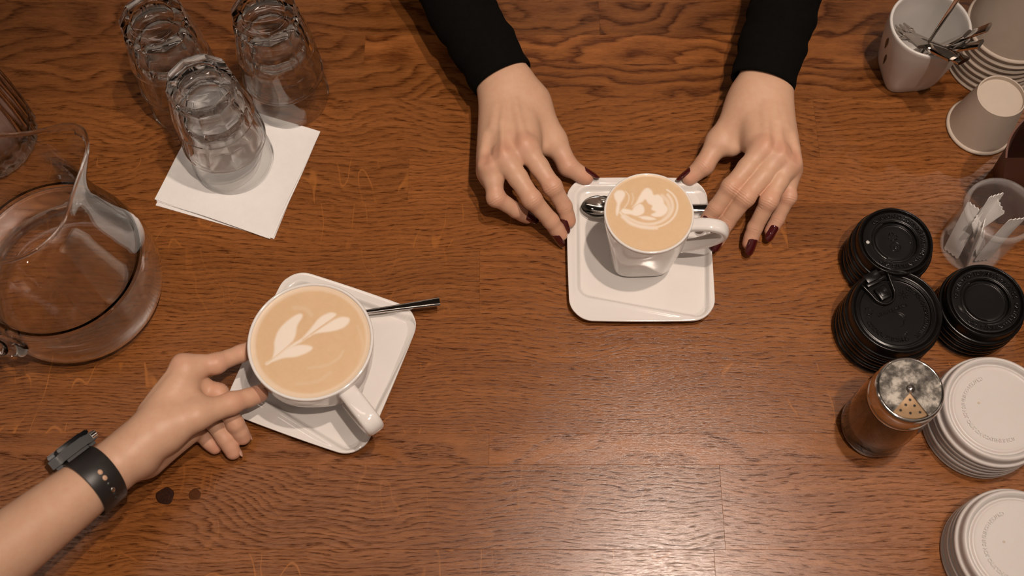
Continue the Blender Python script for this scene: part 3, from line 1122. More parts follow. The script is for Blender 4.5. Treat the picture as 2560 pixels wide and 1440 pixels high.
def letter_mesh(ch, size):
    key = (ch, size)
    if key in _txt_cache:
        return _txt_cache[key]
    cu = bpy.data.curves.new('letter', 'FONT')
    cu.body = ch
    cu.size = size
    cu.extrude = 0.00045
    cu.resolution_u = 2
    cu.bevel_depth = size * 0.05
    cu.bevel_resolution = 1
    cu.align_x = 'CENTER'
    o = bpy.data.objects.new('letter', cu)
    COL.objects.link(o)
    bpy.context.view_layer.update()
    me = bpy.data.meshes.new_from_object(o.evaluated_get(bpy.context.evaluated_depsgraph_get()))
    V = [v.co[:] for v in me.vertices]
    Fc = [list(p.vertices) for p in me.polygons]
    bpy.data.objects.remove(o)
    bpy.data.curves.remove(cu)
    bpy.data.meshes.remove(me)
    _txt_cache[key] = (V, Fc)
    return V, Fc


def arc_text(text, r, size, a0, step, z, up_out=True):
    """letters round a circle; a0 = angle of first letter, step < 0 runs clockwise"""
    VV, FF = [], []
    a = a0
    for ch in text:
        wide = 1.25 if ch in 'ЖЮШМWM' else (0.6 if ch in ' I!,.' else 1.0)
        if ch != ' ':
            V, Fc = letter_mesh(ch, size)
            rot = a - PI / 2 if up_out else a + PI / 2
            c, s = math.cos(rot), math.sin(rot)
            b = len(VV)
            for x, y, zz in V:
                VV.append((r * math.cos(a) + x * c - y * s, r * math.sin(a) + x * s + y * c, z + zz))
            FF += [[b + i for i in f] for f in Fc]
        a += step * wide
    return VV, FF


def lid_profile(R, kind):
    if kind == 'flat':      # white press-on lid: bead, step, raised lip, flat plate
        return [(R * 0.985, 0.0), (R, 0.0012), (R, 0.0032), (R * 0.985, 0.0044), (R * 0.955, 0.0052), (R * 0.945, 0.0075), (R * 0.94, 0.0110), (R * 0.925, 0.0135), (R * 0.895, 0.0146),
                (R * 0.86, 0.0138), (R * 0.835, 0.0112), (R * 0.815, 0.0098), (R * 0.79, 0.0100), (R * 0.765, 0.0112), (R * 0.74, 0.0114), (R * 0.70, 0.0113), (R * 0.35, 0.0113), (0.0005, 0.0113)]
    if kind == 'sip':       # black sipping lid with a wide lip ring and sunk middle
        return [(R * 0.985, 0.0), (R, 0.0012), (R, 0.0034), (R * 0.98, 0.0046), (R * 0.945, 0.0052), (R * 0.935, 0.0085), (R * 0.925, 0.0130), (R * 0.905, 0.0150), (R * 0.885, 0.0153), (R * 0.865, 0.0140), (R * 0.845, 0.0122), (R * 0.825, 0.0120),
                (R * 0.80, 0.0136), (R * 0.785, 0.0140), (R * 0.70, 0.0141), (R * 0.585, 0.0141), (R * 0.565, 0.0132), (R * 0.55, 0.0108), (R * 0.53, 0.0104), (R * 0.49, 0.0106), (R * 0.47, 0.0100), (R * 0.2, 0.0100), (0.0005, 0.0100)]
    # black tear-tab lid: lip ring and one wide sunk plate
    return [(R * 0.985, 0.0), (R, 0.0012), (R, 0.0036), (R * 0.985, 0.0050), (R * 0.955, 0.0058), (R * 0.945, 0.0095), (R * 0.935, 0.0140), (R * 0.915, 0.0158), (R * 0.89, 0.0160), (R * 0.86, 0.0146), (R * 0.83, 0.0128), (R * 0.80, 0.0122),
            (R * 0.77, 0.0126), (R * 0.75, 0.0126), (R * 0.735, 0.0112), (R * 0.715, 0.0104), (R * 0.66, 0.0104), (R * 0.3, 0.0104), (0.0005, 0.0104)]


def lid(label, cat_grp, R, kind, mat, loc, rz):
    root = thing('cup_lid', label, 'lid', loc, rz, cat_grp)
    P = lid_profile(R, kind)
    P = [tuple(p) for p in smooth_profile(P, 3)]
    P = [(r, z) for r, z in P if r > 0.002]
    inner = [(r - 0.0007, z - 0.0007) for r, z in reversed(P) if z > 0.0015 and r > 0.002]
    V, Fc = lathe(P + [(0.0, P[-1][1]), (0.0, P[-1][1] - 0.0007)] + inner + [(R * 0.978, 0.0004)], 96)
    fix_normals(mesh_obj('shell', V, Fc, M[mat], root))
    return root


def small(parent, name, V, Fc, mat, loc=(0, 0, 0), rz=0.0, label=None, smooth=True):
    o = mesh_obj(name, V, Fc, M[mat], parent, smooth, loc)
    o.rotation_euler = (0, 0, rz)
    if label:
        o['label'] = label
    return o


def disc(r, h=0.0002, n=24, sx=1.0):
    ring = [(r * sx * math.cos(2 * PI * j / n), r * math.sin(2 * PI * j / n)) for j in range(n)]
    return rings_mesh([[(x, y, -h) for x, y in ring], [(x, y, 0) for x, y in ring]], cap0=True, cap1=True)


def annulus(r0, r1, z0, z1, a0=0, a1=2 * PI, n=64):
    """flat curved raised strip"""
    top0, top1, bo0, bo1 = [], [], [], []
    V, Fc = [], []
    for j in range(n + 1):
        a = a0 + (a1 - a0) * j / n
        c, s = math.cos(a), math.sin(a)
        V += [(r0 * c, r0 * s, z0), (r0 * c, r0 * s, z1), (r1 * c, r1 * s, z1), (r1 * c, r1 * s, z0)]
    for j in range(n):
        b = 4 * j
        for k in range(4):
            Fc.append((b + k, b + (k + 1) % 4, b + 4 + (k + 1) % 4, b + 4 + k))
    Fc += [(0, 1, 2, 3), (4 * n + 3, 4 * n + 2, 4 * n + 1, 4 * n)]
    return V, Fc


def tri_ring(r, w, z):
    """embossed recycling triangle"""
    VV, FF = [], []
    for k in range(3):
        a0 = PI / 2 + k * 2 * PI / 3 + 0.35
        a1 = PI / 2 + (k + 1) * 2 * PI / 3 - 0.2
        p = np.array([r * math.cos(a0), r * math.sin(a0), z])
        q = np.array([r * math.cos(a1), r * math.sin(a1), z])
        V, Fc = sweep([p, p + (q - p) * 0.5, q], [(w, 0.0003)] * 3, n=8)
        b = len(VV)
        VV += [tuple(v) for v in V]
        FF += [[b + i for i in f] for f in Fc]
    return VV, FF


ORD = ('lowest', 'second lowest', 'third from below', 'fourth from below', 'fifth from below', 'sixth from below', 'seventh from below')
RU = 'ОСТОРОЖНО ГОРЯЧИЙ НАПИТОК'
EN = 'CAUTION CONTENTS HOT'


def lid_stack(center, R, n, pitch, kind, mat, colour, place, grp, rz0=0.0, wob=0.0006, tail=0.0):
    roots = []
    for i in range(n):
        pos = 'topmost' if i == n - 1 else ORD[i]
        lab = '%s plastic lid, %s in the stack %s' % (colour, pos, place)
        dx, dy = (random.uniform(-wob, wob), random.uniform(-wob, wob)) if i < n - 1 else (0, 0)
        loc = (center[0] + dx, center[1] + dy, 0.0002 + i * pitch)
        if i == 0:
            r = lid(lab, grp, R, kind, mat, loc, rz0)
        else:
            r = dup(roots[0], loc, rz0, lab)
        roots.append(r)
    return roots[-1]


ang = lambda px, py, c, z: math.atan2(at(px, py, z)[1] - c[1], at(px, py, z)[0] - c[0])

# black stack nearest the sugar sachets
c1 = (0.3425, 0.0235)
pit1 = 0.0092
t1 = lid_stack(c1, 0.0362, 5, pit1, 'sip', 'black_plastic', 'black', 'just left of the sugar sachets', 'black lids left of the sachets')
R = 0.0362
zt = 0.0144
V, Fc = arc_text(RU, R * 0.645, R * 0.125, 2.30, -0.122, zt)
small(t1, 'embossed_text', V, Fc, 'black_plastic', smooth=False)
V, Fc = arc_text(EN, R * 0.645, R * 0.125, -0.05, -0.122, zt)
small(t1, 'embossed_text', V, Fc, 'black_plastic', smooth=False)
V, Fc = annulus(R * 0.50, R * 0.60, 0.0100, 0.0146, 2.1, 4.2)
small(t1, 'lip_ridge', V, Fc, 'black_plastic')
V, Fc = disc(0.0022, 0.0002)
so_ = small(t1, 'sip_hole', V, Fc, 'dark_print', (-R * 0.68, -R * 0.02, 0.01435))
V, Fc = disc(0.0016, 0.0002)
small(so_, 'hole_bottom', V, Fc, 'white_plastic', (-0.0004, -0.0004, 0.0002))
V, Fc = disc(0.0011, 0.0002)
small(t1, 'vent_hole', V, Fc, 'dark_print', (R * 0.40, 0.0005, 0.0103))
V, Fc = annulus(R * 0.115, R * 0.135, 0.0099, 0.0105)
small(t1, 'embossed_ring', V, Fc, 'black_plastic', (R * 0.02, -R * 0.10, 0))
V, Fc = letter_mesh('6', R * 0.17)
small(t1, 'embossed_mark', V, Fc, 'black_plastic', (R * 0.02, -R * 0.16, 0.0102), smooth=False)
V, Fc = tri_ring(R * 0.12, 0.0004, 0.0102)
small(t1, 'recycling_mark', V, Fc, 'black_plastic', (-R * 0.02, R * 0.17, 0), 0.2)

# black stack with the tear tab
c2 = (0.335, -0.0430)
R = 0.0425
pit2 = 0.0088
t2 = lid_stack(c2, R, 5, pit2, 'tab', 'black_plastic', 'black', 'touching the spice shaker', 'black lids with a drinking tab')
zt = 0.0107
V, Fc = arc_text(RU, R * 0.60, R * 0.105, 1.02, -0.083, zt)
small(t2, 'embossed_text', V, Fc, 'black_plastic', smooth=False)
V, Fc = arc_text('ОСТОРОЖНО ГОРЯЧО', R * 0.64, R * 0.11, -2.75, 0.098, zt, up_out=False)
small(t2, 'embossed_text', V, Fc, 'black_plastic', smooth=False)
VV, FF = [], []
for i, ch in enumerate('HUHTAMAKI'):
    V, Fc = letter_mesh(ch, R * 0.095)
    b = len(VV)
    VV += [(x + (i - 4) * R * 0.078, y, z) for x, y, z in V]
    FF += [[b + k for k in f] for f in Fc]
small(t2, 'embossed_text', VV, FF, 'black_plastic', (-R * 0.03, R * 0.03, zt), 0.38, smooth=False)
for k, (r0, a0, a1) in enumerate(((0.16, 0.2, 1.6), (0.20, 0.5, 1.9), (0.12, -1.2, 0.2))):
    V, Fc = annulus(R * r0, R * (r0 + 0.018), 0.0103, 0.0109, a0, a1, 20)
    small(t2, 'embossed_swoosh', V, Fc, 'black_plastic', (R * 0.02, -R * 0.20, 0))
# the tab: a raised U with a button, pointing at the rim
ta = 2.05
ux = np.array([math.cos(ta), math.sin(ta), 0])
uy = np.array([-math.sin(ta), math.cos(ta), 0])


def tl(u, v, z):
    return tuple(ux * u * R + uy * v * R + np.array([0, 0, z]))


U = [tl(0.80, 0.32, 0.0150), tl(0.56, 0.26, 0.0140), tl(0.38, 0.22, 0.0130), tl(0.25, 0.12, 0.0125), tl(0.22, 0.0, 0.0125), tl(0.25, -0.12, 0.0125), tl(0.38, -0.22, 0.0130), tl(0.56, -0.26, 0.0140), tl(0.80, -0.32, 0.0150)]
U = smooth_profile(U, 4)
V, Fc = sweep(U, [(0.0011, 0.0014)] * len(U), n=12, expo=2.5)
small(t2, 'tab_frame', V, Fc, 'black_plastic')
V, Fc = bevel_box(R * 0.30, R * 0.26, 0.0032, 0.0009)
small(t2, 'tab_button', V, Fc, 'black_plastic', tl(0.47, 0, 0.0122), ta)
V, Fc = bevel_box(R * 0.17, R * 0.15, 0.0008, 0.0003)
small(t2, 'button_panel', V, Fc, 'black_plastic', tl(0.47, 0, 0.0140), ta)
V, Fc = bevel_box(R * 0.10, R * 0.46, 0.0020, 0.0006)
small(t2, 'tab_hinge', V, Fc, 'black_plastic', tl(0.74, 0, 0.0142), ta)
V, Fc = bevel_box(R * 0.20, R * 0.34, 0.0014, 0.0005)
small(t2, 'sip_flap', V, Fc, 'black_plastic', tl(0.86, 0.02, 0.0158), ta)
V, Fc = annulus(0.0009, 0.0017, 0.0100, 0.0112)
small(t2, 'vent_hole', V, Fc, 'black_plastic', (R * 0.16, -R * 0.46, 0))
V, Fc = tri_ring(R * 0.09, 0.0004, zt)
small(t2, 'recycling_mark', V, Fc, 'black_plastic', (-R * 0.55, R * 0.02, 0), 0.2)
VV, FF = [], []
for k in range(8):
    a = k * PI / 4
    V, Fc = sweep([(R * .03 * math.cos(a), R * .03 * math.sin(a), zt), (R * .10 * math.cos(a), R * .10 * math.sin(a), zt)], [(0.0003, 0.0003)] * 2, n=8)
    b = len(VV)
    VV += [tuple(v) for v in V]
    FF += [[b + i for i in f] for f in Fc]
small(t2, 'snowflake_mark', VV, FF, 'black_plastic', (R * 0.22, R * 0.38, 0))

# black stack at the right edge
c3 = (0.4165, -0.0315)
R = 0.0378
t3 = lid_stack(c3, R, 5, 0.0078, 'sip', 'black_plastic', 'black', 'above the white lids', 'black lids above the white lids')
zt = 0.0144
V, Fc = arc_text(RU, R * 0.645, R * 0.125, 3.00, -0.122, zt)
small(t3, 'embossed_text', V, Fc, 'black_plastic', smooth=False)
V, Fc = arc_text(EN, R * 0.645, R * 0.125, -0.15, -0.122, zt)
small(t3, 'embossed_text', V, Fc, 'black_plastic', smooth=False)
V, Fc = annulus(R * 0.50, R * 0.60, 0.0100, 0.0146, 2.2, 4.6)
small(t3, 'lip_ridge', V, Fc, 'black_plastic')
V, Fc = disc(0.0019, 0.0002, 24, 2.2)
small(t3, 'sip_hole', V, Fc, 'dark_print', (-R * 0.62, -R * 0.22, 0.01465), -1.05)

# one more black stack cut off by the right edge
c4 = at(2672, 830, 0.0)
lid_stack(c4, 0.0378, 4, 0.0078, 'sip', 'black_plastic', 'black', 'mostly hidden beyond the right edge', 'black lids at the right edge')

# white lids
c5 = (0.4085, -0.1310)
R = 0.0488
t5 = lid_stack(c5, R, 6, 0.0072, 'flat', 'white_plastic', 'white', 'beside the spice shaker', 'white lids beside the shaker')
V, Fc = arc_text(EN + ' ' + EN, R * 0.60, R * 0.085, 1.9, 0.085, 0.0114, up_out=False)
small(t5, 'embossed_text', V, Fc, 'white_plastic', smooth=False)
V, Fc = disc(0.0011, 0.0002)
small(t5, 'vent_hole', V, Fc, 'paper', (-R * 0.30, R * 0.10, 0.01155))
c6 = (0.4090, -0.2450)
t6 = lid_stack(c6, R, 5, 0.0078, 'flat', 'white_plastic', 'white', 'in the lower right corner', 'white lids in the lower right corner')
V, Fc = arc_text(EN + ' ' + EN, R * 0.60, R * 0.085, 1.9, 0.085, 0.0114, up_out=False)
small(t6, 'embossed_text', V, Fc, 'white_plastic', smooth=False)
V, Fc = disc(0.0011, 0.0002)
small(t6, 'vent_hole', V, Fc, 'paper', (-R * 0.24, R * 0.07, 0.01155))

# ------------------------------------------------------------------ spice shaker
SH = np.array([0.3165, -0.1330])
shk = thing('spice_shaker', 'glass spice shaker with a worn steel cap among the lids', 'shaker', (SH[0], SH[1], 0.0002))
so = [(0.001, 0.002), (0.022, 0.002), (0.0265, 0.0), (0.0288, 0.003), (0.0296, 0.010), (0.0297, 0.040), (0.0294, 0.066), (0.0280, 0.080), (0.0262, 0.088)]
si = [(0.0245, 0.088), (0.0262, 0.079), (0.0276, 0.066), (0.0279, 0.040), (0.0278, 0.012), (0.0262, 0.006), (0.001, 0.005)]
V, Fc = lathe(so + si, 96)
fix_normals(mesh_obj('jar', V, Fc, M['jar_glass'], shk))
V, Fc = lathe([(0.001, 0.0055), (0.0258, 0.0065), (0.0273, 0.0125), (0.0274, 0.030), (0.0272, 0.046), (0.020, 0.050), (0.001, 0.0485)], 64)
o = fix_normals(mesh_obj('cinnamon', V, Fc, M['cocoa'], shk))
o['label'] = 'dark brown powder inside the shaker'
# cap with a wedge-shaped opening
cp = [(0.0272, 0.082), (0.0280, 0.083), (0.0282, 0.0860), (0.0272, 0.0885), (0.0272, 0.099), (0.0278, 0.1005), (0.0278, 0.1025), (0.0268, 0.1050), (0.0255, 0.1058), (0.0245, 0.1052)]
V, Fc = lathe([tuple(p) for p in smooth_profile(cp, 3)] + [(0.0235, 0.1045), (0.0235, 0.100), (0.0262, 0.099), (0.0262, 0.083)], 96)
fix_normals(mesh_obj('cap_rim', V, Fc, M['steel'], shk))
V, Fc = lathe([(0.0005, 0.1032), (0.0240, 0.1032), (0.0240, 0.1040), (0.0005, 0.1040)], 96)
pl = fix_normals(mesh_obj('sifter_plate', V, Fc, M['brass'], shk))
w0 = ang(2277, 1040, SH, 0.105)
half = 0.60
n = 80
ringo = [w0 + half + (2 * PI - 2 * half) * j / n for j in range(n + 1)]
Vt = []
for zz in (0.1044, 0.1054):
    Vt.append((0.0028 * math.cos(w0), 0.0028 * math.sin(w0), zz))
    for a in ringo:
        Vt.append((0.0246 * math.cos(a), 0.0246 * math.sin(a), zz + (0.0004 if zz > 0.105 else 0)))
m = n + 2
Fc = []
for j in range(1, n + 1):
    Fc.append((m, m + j, m + j + 1))
    Fc.append((0, j + 1, j))
    Fc.append((j, j + 1, m + j + 1, m + j))
Fc += [(0, 1, m + 1, m), (n + 1, 0, m, m + n + 1)]
o = autosmooth(fix_normals(mesh_obj('cap_disc', Vt, Fc, M['worn_steel'], shk)))
V, Fc = lathe([(0.0034, 0.1050), (0.0032, 0.1070), (0.0020, 0.1082), (0.0003, 0.1085)], 32)
fix_normals(mesh_obj('rivet', V, Fc, M['steel'], shk))
for (rr, da) in ((0.0085, 0.0), (0.0135, -0.26), (0.0135, 0.26), (0.0195, -0.40), (0.0195, 0.0), (0.0195, 0.40)):
    V, Fc = disc(0.0011, 0.0002, 16)
    o = mesh_obj('sifter_hole', V, Fc, M['dark_print'], shk, loc=(rr * math.cos(w0 + da), rr * math.sin(w0 + da), 0.10415))

# ------------------------------------------------------------------ sugar sachets in a clear tumbler
SU = np.array([0.4300, 0.0420])
SUH = 0.078
tum = thing('plastic_tumbler', 'clear plastic tumbler of sugar sachets behind the black lids', 'tumbler', (SU[0], SU[1], 0.0002))
tp = [(0.001, 0.0), (0.026, 0.0), (0.0278, 0.0015), (0.0285, 0.006), (0.0292, 0.040), (0.0298, 0.068), (0.0300, 0.071), (0.0318, 0.0725), (0.0320, 0.0755), (0.0310, 0.0780), (0.0292, 0.0785)]
ti = [(0.0278, 0.0775), (0.0284, 0.068), (0.0278, 0.040), (0.0271, 0.006), (0.0265, 0.002), (0.001, 0.002)]
V, Fc = lathe(tp + ti, 96)
fix_normals(mesh_obj('body', V, Fc, plastic_clear(), tum))
sach = [((-0.013, -0.004), (-0.004, 0.012), 0.4, 'leaning upright at the back'), ((-0.018, 0.006), (0.002, 0.006), 1.9, 'standing at the left'), ((-0.006, -0.016), (-0.012, -0.010), 1.2, 'slipped down in front'),
        ((0.008, -0.015), (0.016, -0.006), 0.2, 'lying across at the right'), ((-0.019, -0.008), (-0.016, 0.010), 2.2, 'pressed against the left wall'), ((0.010, -0.005), (-0.016, 0.002), 0.9, 'in the middle of the bunch')]
tops = [0.082, 0.074, 0.066, 0.070, 0.062, 0.058]
for i, (b, tpt, tw, desc) in enumerate(sach):
    p0 = np.array([SU[0] + b[0], SU[1] + b[1], 0.0035])
    p1 = np.array([SU[0] + tpt[0], SU[1] + tpt[1], tops[i]])
    ax = (p1 - p0) / np.linalg.norm(p1 - p0)
    s = np.array([math.cos(tw), math.sin(tw), 0])
    s -= ax * (s @ ax)
    s /= np.linalg.norm(s)
    nn = np.cross(s, ax)
    w = 0.0082
    Lq = np.linalg.norm(p1 - p0)
    Vt, Fc = [], []
    nu, nv = 12, 8
    teeth = 8
    for lay in (-1, 1):
        for a in range(nu + 1):
            u = a / nu
            puff = 0.0014 * math.sin(PI * min(1, max(0, (u - 0.08) / 0.84))) ** 0.5 + 0.00015
            for c in range(nv + 1):
                v = 2 * c / nv - 1
                L_ = u * Lq
                if a in (0, nu):
                    L_ += 0.0009 * (1 if c % 2 else -1) * (1 if a else -1)
                q = p0 + ax * L_ + s * (w * v) + nn * (lay * puff * (1 - v * v) + 0.0003 * lay + 0.0012 * math.sin(3 * u + i))
                Vt.append(q - p0)
    m = (nu + 1) * (nv + 1)
    for a in range(nu):
        for c in range(nv):
            k = a * (nv + 1) + c
            Fc.append((k, k + nv + 1, k + nv + 2, k + 1))
            Fc.append((m + k, m + k + 1, m + k + nv + 2, m + k + nv + 1))
    bd = [a * (nv + 1) for a in range(nu + 1)] + [nu * (nv + 1) + c for c in range(1, nv + 1)] + [a * (nv + 1) + nv for a in range(nu - 1, -1, -1)] + [c for c in range(nv - 1, 0, -1)]
    for a, c in zip(bd, bd[1:] + bd[:1]):
        Fc.append((a, c, m + c, m + a))
    o = autosmooth(fix_normals(mesh_obj('sugar_sachet', Vt, Fc, M['sachet'], loc=p0)), 50)
    tag(o, 'white paper sugar stick %s of the clear tumbler' % desc, 'sachet', 'sugar sachets in the tumbler')

# ------------------------------------------------------------------ paper cups, upside down


def paper_cup_mesh(Rr, Rb, h):
    """z=0 rolled rim on the table, z=h recessed base"""
    P = [(Rr - 0.0032, 0.0022), (Rr - 0.0026, 0.0006), (Rr - 0.0012, 0.0), (Rr, 0.0008), (Rr + 0.0003, 0.0020), (Rr - 0.0006, 0.0034), (Rr - 0.0022, 0.0040)]
    P += [(Rr - 0.0022 + (Rb - Rr + 0.0022) * t, 0.004 + (h - 0.004) * t) for t in (0.05, 0.25, 0.5, 0.75, 1.0)]
    P += [(Rb - 0.0006, h + 0.0002), (Rb - 0.0012, h), (Rb - 0.0014, h - 0.0045), (Rb - 0.003, h - 0.0050), (0.0004, h - 0.0050)]
    P += [(0.0004, h - 0.0056), (Rb - 0.0026, h - 0.0056), (Rb - 0.0010, h - 0.007), (Rr - 0.0028, 0.006), (Rr - 0.0032, 0.0022)]
    return lathe(P, 96)


pc = (0.4605, 0.1725)
V, Fc = paper_cup_mesh(0.0326, 0.0228, 0.0560)
o = autosmooth(fix_normals(mesh_obj('paper_cup', V, Fc, M['paper'], loc=(pc[0], pc[1], 0.0002))), 50)
tag(o, 'small cream paper cup standing upside down in front of the stacked cups', 'paper cup')
sc = at(2474, 152, 0.0)
V, Fc = paper_cup_mesh(0.0445, 0.0300, 0.112)
s0 = None
NS = 8
for i in range(NS):
    lab = 'cream paper cup upside down, %s of the tall nested stack' % ('topmost' if i == NS - 1 else ORD[i])
    if s0 is None:
        s0 = autosmooth(fix_normals(mesh_obj('paper_cup', V, Fc, M['paper'])), 50)
        o = s0
    else:
        o = link_copy(s0)
    o.location = (sc[0] + random.uniform(-.0006, .0006), sc[1] + random.uniform(-.0006, .0006), 0.0002 + 0.0082 * i)
    tag(o, lab, 'paper cup', 'tall stack of nested paper cups')

# ------------------------------------------------------------------ mug of cutlery
MU = np.array([0.3955, 0.2370])
mprof = [(0.0, 0.0235, 4.4), (0.004, 0.0252, 4.2), (0.014, 0.0278, 3.8), (0.030, 0.0308, 3.2), (0.048, 0.0342, 2.6), (0.064, 0.0370, 2.2), (0.0790, 0.0385, 2.0)]
mug = thing('cutlery_mug', 'white mug with a square foot full of cutlery', 'mug', (MU[0], MU[1], 0.0002))
V, Fc = cup_shell(mprof, 0.0030, 0.006)
mr = 0.12
c_, s_ = math.cos(mr), math.sin(mr)
V = [(x * c_ - y * s_, x * s_ + y * c_, z) for x, y, z in V]
fix_normals(mesh_obj('body', V, Fc, M['mug'], mug))
MP = smooth_profile(mprof, 5)


def mug_surf(a, z, off=0.0004):
    zz = [p[0] for p in MP]
    Rz = np.interp(z, zz, [p[1] for p in MP])
    nz = max(2.0, np.interp(z, zz, [p[2] for p in MP]))
    b = a - mr
    q = Rz * (abs(math.cos(b)) ** nz + abs(math.sin(b)) ** nz) ** (-1 / nz) + off
    return (q * math.cos(a), q * math.sin(a), z)


for (a0, z0, wA, hA) in ((3.28, 0.056, 0.075, 0.011), (3.40, 0.034, 0.065, 0.011)):
    Vt, Fc = [], []
    for i in range(11):
        u = i / 10
        wv = wA * math.sin(PI * u) ** 0.8 * (0.6 + 0.4 * u) + 0.004
        for j in range(7):
            v = 2 * j / 6 - 1
            Vt.append(mug_surf(a0 + wv * v + 0.1 * (u - 0.5), z0 + (u - 0.5) * 2 * hA))
    for i in range(10):
        for j in range(6):
            k = i * 7 + j
            Fc.append((k, k + 1, k + 8, k + 7))
    o = mesh_obj('emblem', Vt, Fc, M['dark_print'], mug)
    o['label'] = 'dark leaf shaped print'


def cutlery(name, label, head, end, hw, th, kind):
    """head end rests in the mug, the handle end sticks out"""
    head, end = np.array(head), np.array(end)
    root = thing(name, label, 'cutlery' if kind == 'stick' else kind, head, 0, 'cutlery standing in the mug')
    ax = (end - head) / np.linalg.norm(end - head)
    Lg = np.linalg.norm(end - head)
    s = np.cross(ax, (0, 0, 1))
    s /= np.linalg.norm(s)
    n = np.cross(s, ax)
    pts = [ax * (Lg * (0.25 + 0.75 * i / 12)) for i in range(13)]
    wt = [(hw * (0.55 + 0.45 * (i / 12)), th) for i in range(13)]
    V, Fc = sweep(pts, wt, up=n, n=16, expo=6)
    autosmooth(fix_normals(mesh_obj('handle', V, Fc, M['steel'], root)))
    if kind == 'fork':
        pts = [ax * (Lg * (0.12 + 0.13 * i / 5)) for i in range(6)]
        V, Fc = sweep(pts, [(0.0070 - 0.0045 * (i / 5) ** 2, 0.0008) for i in range(6)], up=n, n=16, expo=5)
        autosmooth(fix_normals(mesh_obj('fork_head', V, Fc, M['steel'], root)))
        for k in (-1.5, -0.5, 0.5, 1.5):
            pts = [s * k * 0.0042 + ax * (Lg * 0.14 * i / 4) + n * (0.0006 * (4 - i)) for i in range(5)]
            V, Fc = sweep(pts, [(0.0009 + 0.0002 * i, 0.0006) for i in range(5)], up=n, n=10)
            fix_normals(mesh_obj('tine', V, Fc, M['steel'], root))
    elif kind == 'teaspoon':
        V, Fc = [], []
        bl, bw = Lg * 0.28, 0.011
        for lay, off in ((0, 0), (1, 0.0009)):
            for i in range(16):
                u = i / 15
                w = max(bw * math.sin(PI * u ** 0.85) ** 0.62, 0.0005)
                for j in range(9):
                    v = 2 * j / 8 - 1
                    V.append(ax * (bl * u) + s * (w * v) + n * (-0.004 * math.sin(PI * u) * (1 - v * v) + off))
        q = 16 * 9
        for i in range(15):
            for j in range(8):
                a = i * 9 + j
                Fc += [(a, a + 1, a + 10, a + 9), (q + a, q + a + 9, q + a + 10, q + a + 1)]
        fix_normals(mesh_obj('bowl', V, Fc, M['steel'], root))
    return root


mb = lambda x, y, z=0.009: (MU[0] + x, MU[1] + y, z)
cut = [
    ('teaspoon', 'steel teaspoon reaching furthest right over the mug rim', (-0.014, 0.002), (2472, 68, 0.118), 0.0056, 0.0016),
    ('teaspoon', 'steel teaspoon with its square end over the mug rim just inside the longest one', (-0.010, -0.006), (2418, 84, 0.112), 0.0056, 0.0016),
    ('teaspoon', 'steel teaspoon leaning low to the right of the mug', (-0.012, -0.006, 0.034), (2452, 110, 0.104), 0.0056, 0.0016),
    ('teaspoon', 'steel teaspoon between the right-leaning handles of the mug', (-0.005, -0.012), (2414, 108, 0.104), 0.0056, 0.0016),
    ('fork', 'steel fork whose flat handle lies lowest over the front rim of the mug', (-0.022, 0.012, 0.057), (2410, 153, 0.099), 0.0066, 0.0017),
    ('fork', 'steel fork beside the lowest handle at the front rim of the mug', (-0.025, 0.004, 0.060), (2385, 144, 0.100), 0.0066, 0.0017),
    ('fork', 'short steel fork handle ending just inside the front rim of the mug', (-0.020, 0.018, 0.050), (2310, 116, 0.087), 0.0062, 0.0017),
    ('teaspoon', 'thin steel bar spoon standing up towards the top edge', (-0.002, -0.010), (2402, -16, 0.165), 0.0022, 0.0011),
]
for kind, lab, hd, (ex, ey, ez), hw, th in cut:
    h0, e0 = np.array(mb(*hd)), at(ex, ey, ez)
    cutlery(kind, lab, h0, e0, hw, th, kind)

# ------------------------------------------------------------------ dark kraft bag at the right edge
b0 = at(2497, 560, 0.0)
b1 = at(2513, 395, 0.105)
bag = thing('paper_bag', 'dark red brown paper bag cut off by the right edge', 'bag', (b0[0] + 0.04, b0[1], 0.0002))
o0 = np.array([b0[0] + 0.04, b0[1], 0.0])
bot = [b0, b0 + np.array([0.10, -0.005, 0]), b0 + np.array([0.10, 0.055, 0]), b0 + np.array([0.004, 0.060, 0])]
b2 = at(2556, 300, 0.118)
topc = [b1, b1 + np.array([0.11, -0.01, 0.02]), b2 + np.array([0.10, 0.012, 0.02]), b2]
rings = []
for i in range(9):
    t = i / 8
    cs = [np.array(bot[k]) * (1 - t) + np.array(topc[k]) * t for k in range(4)]
    ring = []
    for k in range(4):
        p, q = cs[k], cs[(k + 1) % 4]
        for j in range(10):
            u = j / 10
            w = p * (1 - u) + q * u
            nrm = np.array([(q - p)[1], -(q - p)[0], 0])
            nrm /= np.linalg.norm(nrm) + 1e-9
            amt = 0.004 * t * math.sin(PI * u) if k == 3 else 0.002 * math.sin(PI * u) * math.sin(PI * t)
            ring.append(w + nrm * amt - o0)
    rings.append(ring)
ins = [[p * np.array([0.985, 0.985, 1]) + np.array([0.0006, 0, -0.001 * 0]) for p in r] for r in reversed(rings[1:])]
V, Fc = rings_mesh(rings + ins, cap0=True, cap1=True)
autosmooth(fix_normals(mesh_obj('bag_sides', V, Fc, M['kraft'], bag)), 40)

# ------------------------------------------------------------------ hands: distance-field bodies, one surface each


